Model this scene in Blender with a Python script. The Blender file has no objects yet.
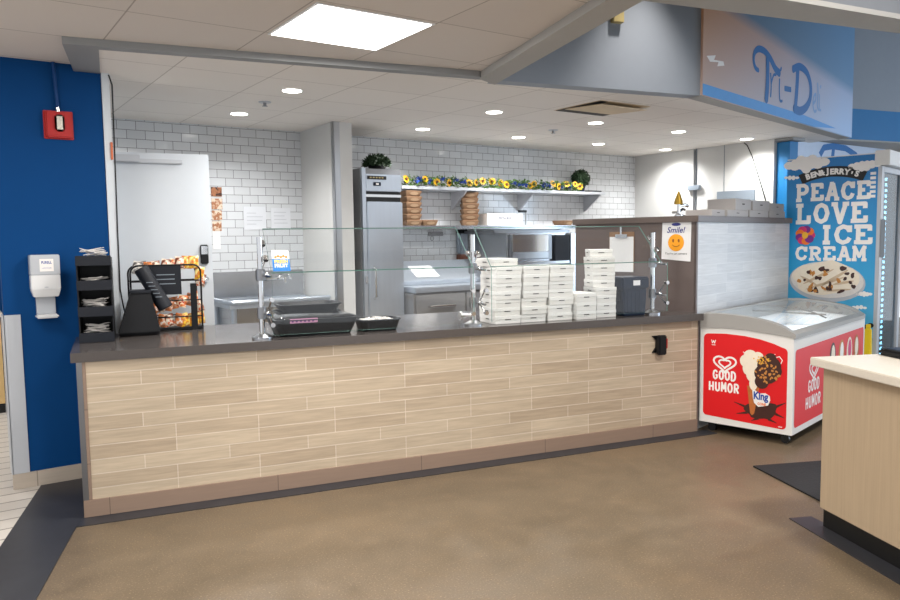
import bpy, bmesh, math, random
from mathutils import Vector, Matrix
from mathutils.geometry import tessellate_polygon
random.seed(7)
C = bpy.context.scene.collection
PI = math.pi
sin, cos, rad = math.sin, math.cos, math.radians

# ------------------------------------------------------------------ materials
def lin(c):
    def f(v):
        v /= 255.0
        return v / 12.92 if v <= 0.04045 else ((v + 0.055) / 1.055) ** 2.4
    return (f(c[0]), f(c[1]), f(c[2]), 1.0)

def newmat(name):
    m = bpy.data.materials.new(name); m.use_nodes = True
    nt = m.node_tree; b = nt.nodes['Principled BSDF']
    return m, nt, b

def mixcol(nt, fac, a, b):
    n = nt.nodes.new('ShaderNodeMix'); n.data_type = 'RGBA'
    for i, v in ((0, fac), (6, a), (7, b)):
        if hasattr(v, 'is_output'): nt.links.new(v, n.inputs[i])
        else: n.inputs[i].default_value = v
    return n.outputs[2]

def noise(nt, vec, scale, detail=3.0, rough=0.55):
    n = nt.nodes.new('ShaderNodeTexNoise')
    n.inputs['Scale'].default_value = scale; n.inputs['Detail'].default_value = detail
    n.inputs['Roughness'].default_value = rough
    if vec is not None: nt.links.new(vec, n.inputs['Vector'])
    return n.outputs['Fac']

def ramp(nt, fac, stops):
    r = nt.nodes.new('ShaderNodeValToRGB'); cr = r.color_ramp
    while len(cr.elements) < len(stops): cr.elements.new(0.5)
    for e, (p, c) in zip(cr.elements, stops):
        e.position = p; e.color = c
    nt.links.new(fac, r.inputs['Fac'])
    return r.outputs['Color']

def coords(nt, axes='xyz', phase=(0, 0, 0), stretch=(1, 1, 1)):
    tc = nt.nodes.new('ShaderNodeTexCoord'); s = nt.nodes.new('ShaderNodeSeparateXYZ')
    nt.links.new(tc.outputs['Object'], s.inputs[0])
    c = nt.nodes.new('ShaderNodeCombineXYZ')
    for i, a in enumerate(axes):
        nt.links.new(s.outputs['XYZ'['xyz'.index(a)]], c.inputs[i])
    mp = nt.nodes.new('ShaderNodeMapping')
    mp.inputs['Location'].default_value = [-p * k for p, k in zip(phase, stretch)]
    mp.inputs['Scale'].default_value = stretch
    nt.links.new(c.outputs[0], mp.inputs['Vector'])
    return mp.outputs['Vector']

def bump(nt, b, h, strength=0.2, dist=0.01):
    n = nt.nodes.new('ShaderNodeBump'); n.inputs['Strength'].default_value = strength
    n.inputs['Distance'].default_value = dist
    nt.links.new(h, n.inputs['Height']); nt.links.new(n.outputs[0], b.inputs['Normal'])

def mat(name, col, rough=0.5, metal=0.0, var=0.06, scale=12.0, bmp=0.0, spec=0.5, stretch=(1, 1, 1), coat=0.0):
    m, nt, b = newmat(name)
    v = coords(nt, stretch=stretch)
    f = noise(nt, v, scale)
    c = lin(col)
    lo = tuple(x * (1 - var) for x in c[:3]) + (1,); hi = tuple(min(1, x * (1 + var)) for x in c[:3]) + (1,)
    nt.links.new(mixcol(nt, f, lo, hi), b.inputs['Base Color'])
    b.inputs['Roughness'].default_value = rough; b.inputs['Metallic'].default_value = metal
    b.inputs['Specular IOR Level'].default_value = spec
    b.inputs['Coat Weight'].default_value = coat
    if bmp: bump(nt, b, f, bmp, 0.005)
    return m

def brickmat(name, c1, c2, mortar, bw, bh, ms, axes='xz', offset=0.5, freq=2, rough=0.3, phase=(0, 0, 0), streak=0.0, bmp=0.25, smooth=0.1, var=0.0):
    m, nt, b = newmat(name)
    v = coords(nt, axes + ('y' if axes == 'xz' else 'z' if axes == 'xy' else 'x'), phase)
    n = nt.nodes.new('ShaderNodeTexBrick')
    n.offset = offset; n.offset_frequency = freq
    n.inputs['Scale'].default_value = 1.0
    n.inputs['Brick Width'].default_value = bw; n.inputs['Row Height'].default_value = bh
    n.inputs['Mortar Size'].default_value = ms; n.inputs['Mortar Smooth'].default_value = smooth
    n.inputs['Color1'].default_value = lin(c1); n.inputs['Color2'].default_value = lin(c2)
    n.inputs['Mortar'].default_value = lin(mortar)
    nt.links.new(v, n.inputs['Vector'])
    col = n.outputs['Color']
    if streak:
        v2 = coords(nt, 'xyz', stretch=(2.5, 14, 38) if axes == 'xz' else (2.5, 38, 14))
        f = noise(nt, v2, 1.6, 5, 0.6)
        k = ramp(nt, f, [(0.3, (1 - streak,) * 3 + (1,)), (0.7, (1 + streak * 0.5,) * 3 + (1,))])
        mu = nt.nodes.new('ShaderNodeMix'); mu.data_type = 'RGBA'; mu.blend_type = 'MULTIPLY'
        mu.inputs[0].default_value = 1.0
        nt.links.new(col, mu.inputs[6]); nt.links.new(k, mu.inputs[7]); col = mu.outputs[2]
    nt.links.new(col, b.inputs['Base Color'])
    b.inputs['Roughness'].default_value = rough
    inv = nt.nodes.new('ShaderNodeMath'); inv.operation = 'SUBTRACT'; inv.inputs[0].default_value = 1.0
    nt.links.new(n.outputs['Fac'], inv.inputs[1])
    if bmp: bump(nt, b, inv.outputs[0], bmp, 0.003)
    return m

def emit(name, col, s):
    m, nt, b = newmat(name)
    b.inputs['Base Color'].default_value = lin(col)
    b.inputs['Emission Color'].default_value = lin(col); b.inputs['Emission Strength'].default_value = s
    return m

def sheetglass(name, tint, refl=1.0, rough=0.02, graze=0.9):
    m = bpy.data.materials.new(name); m.use_nodes = True; nt = m.node_tree
    nt.nodes.clear()
    o = nt.nodes.new('ShaderNodeOutputMaterial'); mx = nt.nodes.new('ShaderNodeMixShader')
    t = nt.nodes.new('ShaderNodeBsdfTransparent'); g = nt.nodes.new('ShaderNodeBsdfGlossy')
    t.inputs[0].default_value = lin(tint); g.inputs['Roughness'].default_value = rough
    lw = nt.nodes.new('ShaderNodeLayerWeight'); lw.inputs[0].default_value = 0.5     # Schlick reflectance of a thin sheet
    pw = nt.nodes.new('ShaderNodeMath'); pw.operation = 'POWER'; pw.inputs[1].default_value = 5.0
    k = nt.nodes.new('ShaderNodeMath'); k.operation = 'MULTIPLY_ADD'; k.inputs[1].default_value = graze; k.inputs[2].default_value = 0.04 * refl
    nt.links.new(lw.outputs['Facing'], pw.inputs[0]); nt.links.new(pw.outputs[0], k.inputs[0]); nt.links.new(k.outputs[0], mx.inputs[0])
    nt.links.new(t.outputs[0], mx.inputs[1]); nt.links.new(g.outputs[0], mx.inputs[2])
    nt.links.new(mx.outputs[0], o.inputs[0])
    return m

def gradmat(name, stops, axis='z', lo=0.0, hi=1.0, rough=0.4, k=(0, 0)):
    # printed artwork whose ink colour runs across the sheet (local coordinates)
    m, nt, b = newmat(name)
    tc = nt.nodes.new('ShaderNodeTexCoord'); s = nt.nodes.new('ShaderNodeSeparateXYZ')
    nt.links.new(tc.outputs['Object'], s.inputs[0])
    mr = nt.nodes.new('ShaderNodeMapRange'); mr.inputs[1].default_value = lo; mr.inputs[2].default_value = hi
    nt.links.new(s.outputs['XYZ'['xyz'.index(axis)]], mr.inputs[0])
    nt.links.new(ramp(nt, mr.outputs[0], [(p, lin(c)) for p, c in stops]), b.inputs['Base Color'])
    b.inputs['Roughness'].default_value = rough
    return m

def steelmat(name, col=(190, 192, 195), rough=0.28, axis=(60, 60, 2)):
    m, nt, b = newmat(name)
    f = noise(nt, coords(nt, stretch=axis), 3.0, 4)
    c = lin(col)
    nt.links.new(mixcol(nt, f, tuple(x * .88 for x in c[:3]) + (1,), c), b.inputs['Base Color'])
    b.inputs['Metallic'].default_value = 1.0; b.inputs['Roughness'].default_value = rough
    bump(nt, b, f, 0.04, 0.002)
    return m

def floormat():
    m, nt, b = newmat('stained_concrete')
    v = coords(nt)
    big = noise(nt, v, 0.9, 5, 0.6); mid = noise(nt, v, 6.0, 10, 0.78); fine = noise(nt, v, 120.0, 3, 0.6)
    c1 = ramp(nt, big, [(0.32, lin((90, 78, 62))), (0.52, lin((107, 92, 73))), (0.70, lin((122, 102, 77)))])
    c2 = ramp(nt, mid, [(0.30, lin((82, 72, 58))), (0.55, lin((106, 92, 74))), (0.75, lin((132, 113, 89)))])
    c = mixcol(nt, 0.55, c1, c2)
    sp = ramp(nt, fine, [(0.58, (0, 0, 0, 1)), (0.70, (1, 1, 1, 1))])
    c = mixcol(nt, mixcol(nt, 0.4, (0, 0, 0, 1), sp), c, lin((196, 172, 136)))
    dk = ramp(nt, fine, [(0.30, (1, 1, 1, 1)), (0.42, (0, 0, 0, 1))])
    c = mixcol(nt, mixcol(nt, 0.4, (0, 0, 0, 1), dk), c, lin((40, 34, 28)))
    nt.links.new(c, b.inputs['Base Color'])
    r = ramp(nt, mid, [(0.3, (0.30,) * 3 + (1,)), (0.7, (0.5,) * 3 + (1,))])
    nt.links.new(r, b.inputs['Roughness'])
    b.inputs['Specular IOR Level'].default_value = 0.4
    bump(nt, b, mid, 0.06, 0.004)
    return m

def bagmat(name, base, c2, c3):
    m, nt, b = newmat(name)
    v = coords(nt)
    f = noise(nt, v, 48.0, 2, 0.5); g = noise(nt, v, 30.0, 1, 0.4)
    c = ramp(nt, f, [(0.40, lin(base)), (0.48, lin(c2))]); c.node.color_ramp.interpolation = 'LINEAR'
    k = ramp(nt, g, [(0.52, (0, 0, 0, 1)), (0.58, (1, 1, 1, 1))])
    nt.links.new(mixcol(nt, k, c, lin(c3)), b.inputs['Base Color'])
    b.inputs['Roughness'].default_value = 0.3
    return m

M = {}
M['concrete'] = floormat()
M['white_floor_tile'] = brickmat('white_floor_tile', (214, 208, 200), (200, 194, 186), (120, 112, 104), 0.62, 0.155, 0.006, 'xy', 0.0, 2, 0.35)
M['black_vinyl'] = mat('black_vinyl', (44, 45, 50), 0.4, var=0.3, scale=9)
M['blue_paint'] = mat('blue_paint', (0, 62, 118), 0.7, var=0.05, scale=5, spec=0.15)
M['bright_blue_paint'] = mat('bright_blue_paint', (0, 112, 172), 0.55, var=0.04)
M['subway_tile'] = brickmat('subway_tile', (216, 219, 222), (206, 209, 212), (112, 114, 118), 0.1545, 0.0775, 0.0022, 'xz', 0.5, 2, 0.12, (0.02, 0, 0.012), 0, 0.25)
M['white_paint'] = mat('white_paint', (206, 212, 218), 0.5, var=0.02)
M['off_white_panel'] = mat('off_white_panel', (208, 208, 206), 0.45, var=0.02)
M['ceiling_tile_hall'] = brickmat('ceiling_tile_hall', (214, 206, 199), (209, 201, 194), (166, 157, 149), 0.688, 0.635, 0.004, 'xy', 0.0, 2, 0.85, (0.81, 3.26, 0), 0, 0.3)
M['ceiling_tile_kitchen'] = brickmat('ceiling_tile_kitchen', (236, 230, 223), (231, 225, 218), (190, 182, 174), 0.605, 0.585, 0.004, 'xy', 0.0, 2, 0.85, (1.255, 4.79, 0), 0, 0.3)
M['grey_trim'] = mat('grey_trim', (140, 142, 143), 0.6, var=0.03)
M['grey_drywall'] = mat('grey_drywall', (150, 158, 168), 0.75, var=0.03)
M['beam_drywall'] = mat('beam_drywall', (168, 166, 162), 0.8, var=0.03)
M['high_ceiling'] = mat('high_ceiling', (120, 124, 130), 0.9)
M['plank_tile'] = brickmat('plank_tile', (197, 181, 158), (181, 163, 140), (214, 201, 184), 0.46, 0.0795, 0.0024, 'xz', 0.37, 3, 0.4, (0.03, 0, 0.10), 0.16, 0.15)
M['grey_plank_tile'] = brickmat('grey_plank_tile', (206, 207, 208), (192, 194, 197), (216, 217, 218), 0.52, 0.0795, 0.0018, 'xz', 0.37, 3, 0.4, (0.03, 0, 0.10), 0.12, 0.15)
M['base_tile'] = brickmat('base_tile', (146, 124, 108), (138, 117, 102), (100, 86, 76), 0.92, 0.3, 0.002, 'xz', 0.0, 2, 0.45, (0.13, 0, -0.1), 0.05)
M['beige_base'] = brickmat('beige_base', (186, 174, 160), (178, 166, 152), (140, 130, 120), 0.33, 0.3, 0.003, 'xz', 0.0, 2, 0.5, (0.1, 0, -0.1), 0.05)
M['quartz'] = mat('quartz', (82, 77, 75), 0.16, var=0.10, scale=60, spec=0.6)
M['taupe_laminate'] = mat('taupe_laminate', (104, 92, 88), 0.45, var=0.04)
M['taupe_cap'] = mat('taupe_cap', (96, 84, 78), 0.4, var=0.04)
M['steel'] = steelmat('steel')
M['dark_steel'] = steelmat('dark_steel', (150, 152, 156), 0.34)
M['grey_steel'] = mat('grey_steel', (126, 127, 130), 0.4, 0.0, 0.05, stretch=(1, 1, 8))
M['fridge_steel'] = mat('fridge_steel', (196, 204, 214), 0.3, 0.75, 0.06, scale=3, stretch=(8, 8, 0.6))
M['steel_h'] = steelmat('steel_h', (190, 192, 196), 0.25, (2, 60, 60))
M['chrome'] = mat('chrome', (215, 215, 215), 0.12, 1.0, 0.02)
M['black_plastic'] = mat('black_plastic', (22, 23, 26), 0.4, var=0.1, spec=0.25)
M['black_wire'] = mat('black_wire', (18, 18, 20), 0.45, var=0.1, spec=0.25)
M['dark_panel'] = mat('dark_panel', (30, 33, 40), 0.5, var=0.1, spec=0.25)
M['navy_plastic'] = mat('navy_plastic', (14, 28, 50), 0.35, var=0.1, spec=0.25)
M['white_plastic'] = mat('white_plastic', (228, 229, 230), 0.35, var=0.02)
M['pale_grey_plastic'] = mat('pale_grey_plastic', (186, 190, 196), 0.3, var=0.02)
M['clear_plastic'] = sheetglass('clear_plastic', (226, 228, 230), 1.6, 0.08)
M['red_plastic'] = mat('red_plastic', (178, 14, 12), 0.4, var=0.04)
M['blue_conduit'] = mat('blue_conduit', (0, 56, 112), 0.5, spec=0.3)
M['clear_lens'] = mat('clear_lens', (214, 210, 196), 0.15, var=0.25, scale=60)
M['white_card'] = mat('white_card', (232, 231, 228), 0.6, var=0.02, scale=30)
M['white_card_b'] = mat('white_card_b', (224, 222, 218), 0.6, var=0.02, scale=30)
M['kraft'] = mat('kraft', (148, 116, 88), 0.75, var=0.12, scale=20)
M['kraft_dark'] = mat('kraft_dark', (176, 146, 116), 0.8, var=0.1)
M['slot_dark'] = mat('slot_dark', (60, 58, 56), 0.8)
M['paper'] = mat('paper', (236, 236, 236), 0.7, var=0.02)
M['pink_print'] = mat('pink_print', (214, 150, 186), 0.6)
M['glass'] = sheetglass('glass', (253, 254, 254), 1.0)
M['glass_edge'] = mat('glass_edge', (120, 158, 148), 0.15, var=0.05)
M['lid_glass'] = sheetglass('lid_glass', (244, 249, 253), 1.5, 0.08, 0.4)
M['door_glass'] = sheetglass('door_glass', (170, 190, 200), 1.5, 0.03)
M['leaf'] = mat('leaf', (70, 104, 34), 0.6, var=0.4, scale=30)
M['dark_leaf'] = mat('dark_leaf', (28, 52, 24), 0.7, var=0.5, scale=40)
M['yellow_petal'] = mat('yellow_petal', (240, 182, 20), 0.55, var=0.12, scale=40)
M['brown_seed'] = mat('brown_seed', (92, 54, 20), 0.8)
M['blue_petal'] = mat('blue_petal', (36, 70, 160), 0.6, var=0.2, scale=40)
M['freezer_white'] = mat('freezer_white', (228, 226, 222), 0.35, var=0.02)
M['freezer_grey'] = mat('freezer_grey', (158, 156, 152), 0.35, var=0.03)
M['red_print'] = mat('red_print', (218, 6, 16), 0.45, var=0.05, scale=4)
M['white_print'] = mat('white_print', (244, 240, 236), 0.5, var=0.01)
M['cream'] = mat('cream', (238, 226, 206), 0.6, var=0.06, scale=40)
M['choc'] = mat('choc', (62, 28, 18), 0.45, var=0.2, scale=50)
M['nut'] = mat('nut', (196, 132, 62), 0.6, var=0.2, scale=60)
M['gold_print'] = mat('gold_print', (232, 176, 50), 0.5)
M['waffle'] = mat('waffle', (186, 104, 46), 0.6, var=0.2, scale=60)
M['blue_print'] = mat('blue_print', (34, 74, 160), 0.5)
M['sign_blue'] = mat('sign_blue', (6, 104, 172), 0.5, var=0.10, scale=3)
M['poster_blue'] = gradmat('poster_blue', [(0, (104, 190, 224)), (0.45, (40, 160, 214)), (1, (10, 120, 190))], 'z', 0.3, 2.1)
M['black_print'] = mat('black_print', (20, 20, 22), 0.5)
M['green_print'] = mat('green_print', (86, 130, 50), 0.6, var=0.2)
M['yellow_plastic'] = mat('yellow_plastic', (240, 206, 20), 0.4)
M['purple_print'] = mat('purple_print', (120, 40, 130), 0.5)
M['orange_print'] = mat('orange_print', (236, 120, 40), 0.5)
M['pink'] = mat('pink', (210, 50, 110), 0.5)
M['maple'] = brickmat('maple', (206, 180, 142), (202, 176, 138), (206, 180, 142), 5, 5, 0.0, 'xz', 0, 2, 0.5)
M['maple'] = mat('maple', (178, 157, 130), 0.45, var=0.14, scale=2.0, stretch=(40, 40, 1.2))
M['pale_quartz'] = mat('pale_quartz', (214, 206, 192), 0.25, var=0.06, scale=60)
M['black_base'] = mat('black_base', (14, 14, 15), 0.35)
M['mat_rubber'] = mat('mat_rubber', (20, 20, 22), 0.8, var=0.4, scale=60, bmp=0.4)
M['cabinet_wood'] = mat('cabinet_wood', (212, 178, 120), 0.5, var=0.06, scale=3)
M['lamp_panel'] = emit('lamp_panel', (255, 253, 248), 4.0)
M['lamp_down'] = emit('lamp_down', (255, 250, 240), 9.0)
M['led'] = emit('led', (190, 235, 255), 9.0)
M['fridge_inside'] = mat('fridge_inside', (190, 214, 226), 0.4, var=0.05)
M['tan_plastic'] = mat('tan_plastic', (176, 160, 110), 0.5)
M['gold_metal'] = mat('gold_metal', (150, 120, 44), 0.4, 0.7, 0.1)
M['dark_hole'] = mat('dark_hole', (52, 48, 44), 0.8)
M['vent_panel'] = mat('vent_panel', (206, 184, 150), 0.6, var=0.06)
M['food_a'] = bagmat('food_a', (206, 176, 150), (168, 112, 76), (222, 206, 186))
M['food_b'] = bagmat('food_b', (120, 60, 40), (168, 112, 76), (70, 40, 30))
M['grey_panel'] = mat('grey_panel', (128, 138, 148), 0.3, var=0.04)
M['sleeve'] = mat('sleeve', (222, 225, 230), 0.25, var=0.03)
M['kitchen_floor'] = mat('kitchen_floor', (128, 126, 124), 0.5)
M['grey_card'] = mat('grey_card', (180, 176, 174), 0.65, var=0.03)
M['tan_cream'] = mat('tan_cream', (206, 182, 152), 0.6)
M['cotton'] = mat('cotton', (222, 218, 214), 0.8, var=0.1, scale=60)
M['cable'] = mat('cable', (18, 18, 20), 0.6)
M['sticker'] = mat('sticker', (206, 110, 70), 0.6, var=0.1)
BAGS = [bagmat('bag_orange', (206, 92, 26), (226, 214, 196), (120, 60, 34)),
        bagmat('bag_white', (222, 212, 198), (196, 110, 50), (150, 100, 66)),
        bagmat('bag_yellow', (232, 190, 44), (206, 120, 34), (236, 214, 130)),
        bagmat('bag_red', (190, 40, 30), (236, 214, 180), (226, 120, 50)),
        bagmat('bag_grey', (150, 150, 150), (214, 208, 200), (90, 84, 82))]
BAGN = ['orange and white', 'white and orange', 'yellow and orange', 'red and cream', 'grey and white']

# ------------------------------------------------------------------ mesh helpers
class MB:
    def __init__(s): s.v = []; s.f = []; s.mi = []
    def add(s, vs, fs, T=None, mi=0):
        o = len(s.v)
        for p in vs:
            p = Vector(p)
            s.v.append(T @ p if T is not None else p)
        for f in fs: s.f.append([i + o for i in f]); s.mi.append(mi)
        return s
    def box(s, x0, y0, z0, x1, y1, z1, T=None, mi=0):
        vs = [(x0, y0, z0), (x1, y0, z0), (x1, y1, z0), (x0, y1, z0), (x0, y0, z1), (x1, y0, z1), (x1, y1, z1), (x0, y1, z1)]
        return s.add(vs, [(0, 3, 2, 1), (4, 5, 6, 7), (0, 1, 5, 4), (1, 2, 6, 5), (2, 3, 7, 6), (3, 0, 4, 7)], T, mi)
    def frustum(s, b, t, z0, z1, T=None):
        vs = [(b[0], b[1], z0), (b[2], b[1], z0), (b[2], b[3], z0), (b[0], b[3], z0), (t[0], t[1], z1), (t[2], t[1], z1), (t[2], t[3], z1), (t[0], t[3], z1)]
        return s.add(vs, [(0, 3, 2, 1), (4, 5, 6, 7), (0, 1, 5, 4), (1, 2, 6, 5), (2, 3, 7, 6), (3, 0, 4, 7)], T)
    def prism(s, poly, z0, z1, T=None, mi=0):
        n = len(poly)
        a = sum(poly[i][0] * poly[(i + 1) % n][1] - poly[(i + 1) % n][0] * poly[i][1] for i in range(n))
        if a < 0: poly = poly[::-1]
        vs = [(p[0], p[1], z0) for p in poly] + [(p[0], p[1], z1) for p in poly]
        tri = tessellate_polygon([[Vector((p[0], p[1], 0)) for p in poly]])
        fs = []
        for t in tri:
            t = list(t)
            ar = (poly[t[1]][0] - poly[t[0]][0]) * (poly[t[2]][1] - poly[t[0]][1]) - (poly[t[2]][0] - poly[t[0]][0]) * (poly[t[1]][1] - poly[t[0]][1])
            if ar < 0: t = t[::-1]
            fs.append([i + n for i in t]); fs.append(t[::-1])
        for i in range(n):
            j = (i + 1) % n; fs.append((i, j, j + n, i + n))
        return s.add(vs, fs, T, mi)
    def flat(s, poly, T, z=0.0):
        tri = tessellate_polygon([[Vector((p[0], p[1], 0)) for p in poly]])
        fs = []
        for t in tri:
            t = list(t)
            ar = (poly[t[1]][0] - poly[t[0]][0]) * (poly[t[2]][1] - poly[t[0]][1]) - (poly[t[2]][0] - poly[t[0]][0]) * (poly[t[1]][1] - poly[t[0]][1])
            fs.append(t if ar > 0 else t[::-1])
        s.k = getattr(s, 'k', 0) + 1
        return s.add([(p[0], p[1], z + 1.2e-5 * s.k) for p in poly], fs, T)
    def ell(s, cx, cy, rx, ry, T, z=0.0, n=20, a=0.0, wob=0.0):
        P = []
        for i in range(n):
            t = 2 * PI * i / n; k = 1 + (random.uniform(-wob, wob) if wob else 0)
            x, y = rx * k * cos(t), ry * k * sin(t)
            P.append((cx + x * cos(a) - y * sin(a), cy + x * sin(a) + y * cos(a)))
        return s.flat(P, T, z)
    def stroke(s, pts, w, T, z=0.0, taper=None):
        pts = [Vector(p) for p in pts]; n = len(pts)
        for i in range(n - 1):
            w0 = w if taper is None else taper[i]; w1 = w if taper is None else taper[i + 1]
            d = (pts[i + 1] - pts[i]); 
            if d.length < 1e-9: continue
            d.normalize(); q = Vector((-d.y, d.x))
            s.flat([pts[i] - q * w0 / 2, pts[i + 1] - q * w1 / 2, pts[i + 1] + q * w1 / 2, pts[i] + q * w0 / 2], T, z)
        for i in range(1, n - 1):
            ww = w if taper is None else taper[i]
            s.ell(pts[i].x, pts[i].y, ww / 2, ww / 2, T, z, 10)
        return s
    def cyl(s, p0, p1, r, n=12, r2=None, T=None):
        p0 = Vector(p0); p1 = Vector(p1); r2 = r if r2 is None else r2
        d = (p1 - p0).normalized(); a = d.orthogonal().normalized(); b = d.cross(a)
        vs = []
        for k, (p, rr) in enumerate(((p0, r), (p1, r2))):
            for i in range(n):
                t = 2 * PI * i / n; vs.append(p + a * (rr * cos(t)) + b * (rr * sin(t)))
        fs = [(i, (i + 1) % n, (i + 1) % n + n, i + n) for i in range(n)]
        fs += [list(range(n))[::-1], list(range(n, 2 * n))]
        return s.add(vs, fs, T)
    def tube(s, pts, r, n=8, T=None):
        pts = [Vector(p) for p in pts]; N = len(pts); vs = []; fs = []
        a = None
        for k, p in enumerate(pts):
            d = (pts[min(k + 1, N - 1)] - pts[max(k - 1, 0)]).normalized()
            if a is None: a = d.orthogonal().normalized()
            a = (a - d * a.dot(d)).normalized(); b = d.cross(a)
            for i in range(n):
                t = 2 * PI * i / n; vs.append(p + a * (r * cos(t)) + b * (r * sin(t)))
        for k in range(N - 1):
            for i in range(n):
                j = (i + 1) % n; fs.append((k * n + i, k * n + j, (k + 1) * n + j, (k + 1) * n + i))
        fs += [list(range(n))[::-1], list(range((N - 1) * n, N * n))]
        return s.add(vs, fs, T)
    def lathe(s, prof, n=20, c=(0, 0, 0), T=None):
        vs = []; fs = []; m = len(prof)
        for r, z in prof:
            for i in range(n):
                t = 2 * PI * i / n; vs.append((c[0] + r * cos(t), c[1] + r * sin(t), c[2] + z))
        for k in range(m - 1):
            for i in range(n):
                j = (i + 1) % n; fs.append((k * n + i, k * n + j, (k + 1) * n + j, (k + 1) * n + i))
        fs += [list(range(n))[::-1], list(range((m - 1) * n, m * n))]
        return s.add(vs, fs, T)
    def ball(s, c, r, n=12, m=8, wob=0.0, T=None):
        if not hasattr(r, '__len__'): r = (r, r, r)
        vs = []; fs = []
        for k in range(m + 1):
            p = PI * k / m
            for i in range(n):
                t = 2 * PI * i / n; q = 1 + random.uniform(-wob, wob)
                vs.append((c[0] + r[0] * q * sin(p) * cos(t), c[1] + r[1] * q * sin(p) * sin(t), c[2] + r[2] * q * cos(p)))
        for k in range(m):
            for i in range(n):
                j = (i + 1) % n; fs.append((k * n + i, (k + 1) * n + i, (k + 1) * n + j, k * n + j))
        return s.add(vs, fs, T)
    def text(s, txt, size, cx, cy, T, z=0.0, bold=0.0, w=None, align='CENTER', shear=0.0):
        cu = bpy.data.curves.new('t', 'FONT'); cu.body = txt; cu.size = size; cu.align_x = 'CENTER'; cu.align_y = 'CENTER'
        cu.offset = bold; cu.shear = shear; cu.fill_mode = 'FRONT'; cu.resolution_u = 3
        ob = bpy.data.objects.new('t', cu); C.objects.link(ob)
        bpy.context.view_layer.update()
        me = ob.evaluated_get(bpy.context.evaluated_depsgraph_get()).to_mesh()
        V = [Vector(v.co) for v in me.vertices]; F = [list(p.vertices) for p in me.polygons]
        if V:
            x0 = min(v.x for v in V); x1 = max(v.x for v in V); y0 = min(v.y for v in V); y1 = max(v.y for v in V)
            k = 1.0 if w is None else w / (x1 - x0)
            V = [Vector((cx + (v.x - (x0 + x1) / 2) * k, cy + (v.y - (y0 + y1) / 2), z)) for v in V]
            s.add(V, F, T)
        bpy.data.objects.remove(ob); bpy.data.curves.remove(cu)
        return s
    def build(s, name, m, parent=None, bevel=0.0, smooth=False, loc=None, rz=0.0, seg=2, kind=None):
        me = bpy.data.meshes.new(name)
        me.from_pydata([tuple(v) for v in s.v], [], s.f)
        ms = m if isinstance(m, (list, tuple)) else [m]
        for q in ms: me.materials.append(q)
        if len(ms) > 1:
            for p, i in zip(me.polygons, s.mi): p.material_index = i
        bm = bmesh.new(); bm.from_mesh(me)
        if bevel:
            es = [e for e in bm.edges if len(e.link_faces) == 2 and e.calc_face_angle(0) > 0.6]
            bmesh.ops.bevel(bm, geom=es, offset=bevel, segments=seg, affect='EDGES', clamp_overlap=True)
        bm.to_mesh(me); bm.free()
        if smooth or bevel:
            for p in me.polygons: p.use_smooth = True
            try: me.set_sharp_from_angle(angle=rad(40))
            except Exception: pass
        me.update()
        o = bpy.data.objects.new(name, me); C.objects.link(o)
        if parent is not None: o.parent = parent
        if loc is not None: o.location = loc
        if rz: o.rotation_euler = (0, 0, rz)
        if kind: o['kind'] = kind
        return o

def thing(name, label, cat, loc=(0, 0, 0), rz=0.0, group=None):
    o = bpy.data.objects.new(name, None); C.objects.link(o)
    o.empty_display_size = 0.1
    o.location = loc; o.rotation_euler = (0, 0, rz); o['label'] = label; o['category'] = cat
    if group: o['group'] = group
    return o
def tag(o, label, cat, group=None):
    o['label'] = label; o['category'] = cat
    if group: o['group'] = group
    return o
def struct(name, mb, m, bevel=0.0, loc=None, rz=0.0):
    o = mb.build(name, m, None, bevel, loc=loc, rz=rz); o['kind'] = 'structure'; return o
def dup(root, loc, rz=None, label=None):
    r = root.copy(); C.objects.link(r); r.location = loc
    if rz is not None: r.rotation_euler = (0, 0, rz)
    if label: r['label'] = label
    for ch in list(root.children):
        c = ch.copy(); C.objects.link(c); c.parent = r
        for g in list(ch.children):
            d = g.copy(); C.objects.link(d); d.parent = c
    return r
ORD = ['first', 'second', 'third', 'fourth', 'fifth', 'sixth', 'seventh', 'eighth', 'ninth', 'tenth', 'eleventh', 'twelfth']
def face_T(origin, right, up):   # maps drawing (x right, y up, z out) onto a plane
    r = Vector(right).normalized(); u = Vector(up).normalized(); n = r.cross(u)
    m = Matrix(((r.x, u.x, n.x, origin[0]), (r.y, u.y, n.y, origin[1]), (r.z, u.z, n.z, origin[2]), (0, 0, 0, 1)))
    return m
XZ = lambda ox, oy, oz: face_T((ox, oy, oz), (1, 0, 0), (0, 0, 1))     # front faces looking to -y

# ------------------------------------------------------------------ frames of the place
TH = rad(-11.5); A0 = Vector((0.585, 4.45, 0))
UU = Vector((cos(TH), sin(TH), 0)); VV = Vector((-sin(TH), cos(TH), 0))
def W(a, b, z=0.0): return A0 + UU * a + VV * b + Vector((0, 0, z))
ST = 0.914                                      # service counter top
PH = rad(12); HH = Vector((cos(PH), sin(PH), 0)); EE = Vector((-sin(PH), cos(PH), 0))
K = W(4.235, 0.006)
ZK, ZH, ZTOP = 2.57, 2.604, 4.0

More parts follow.
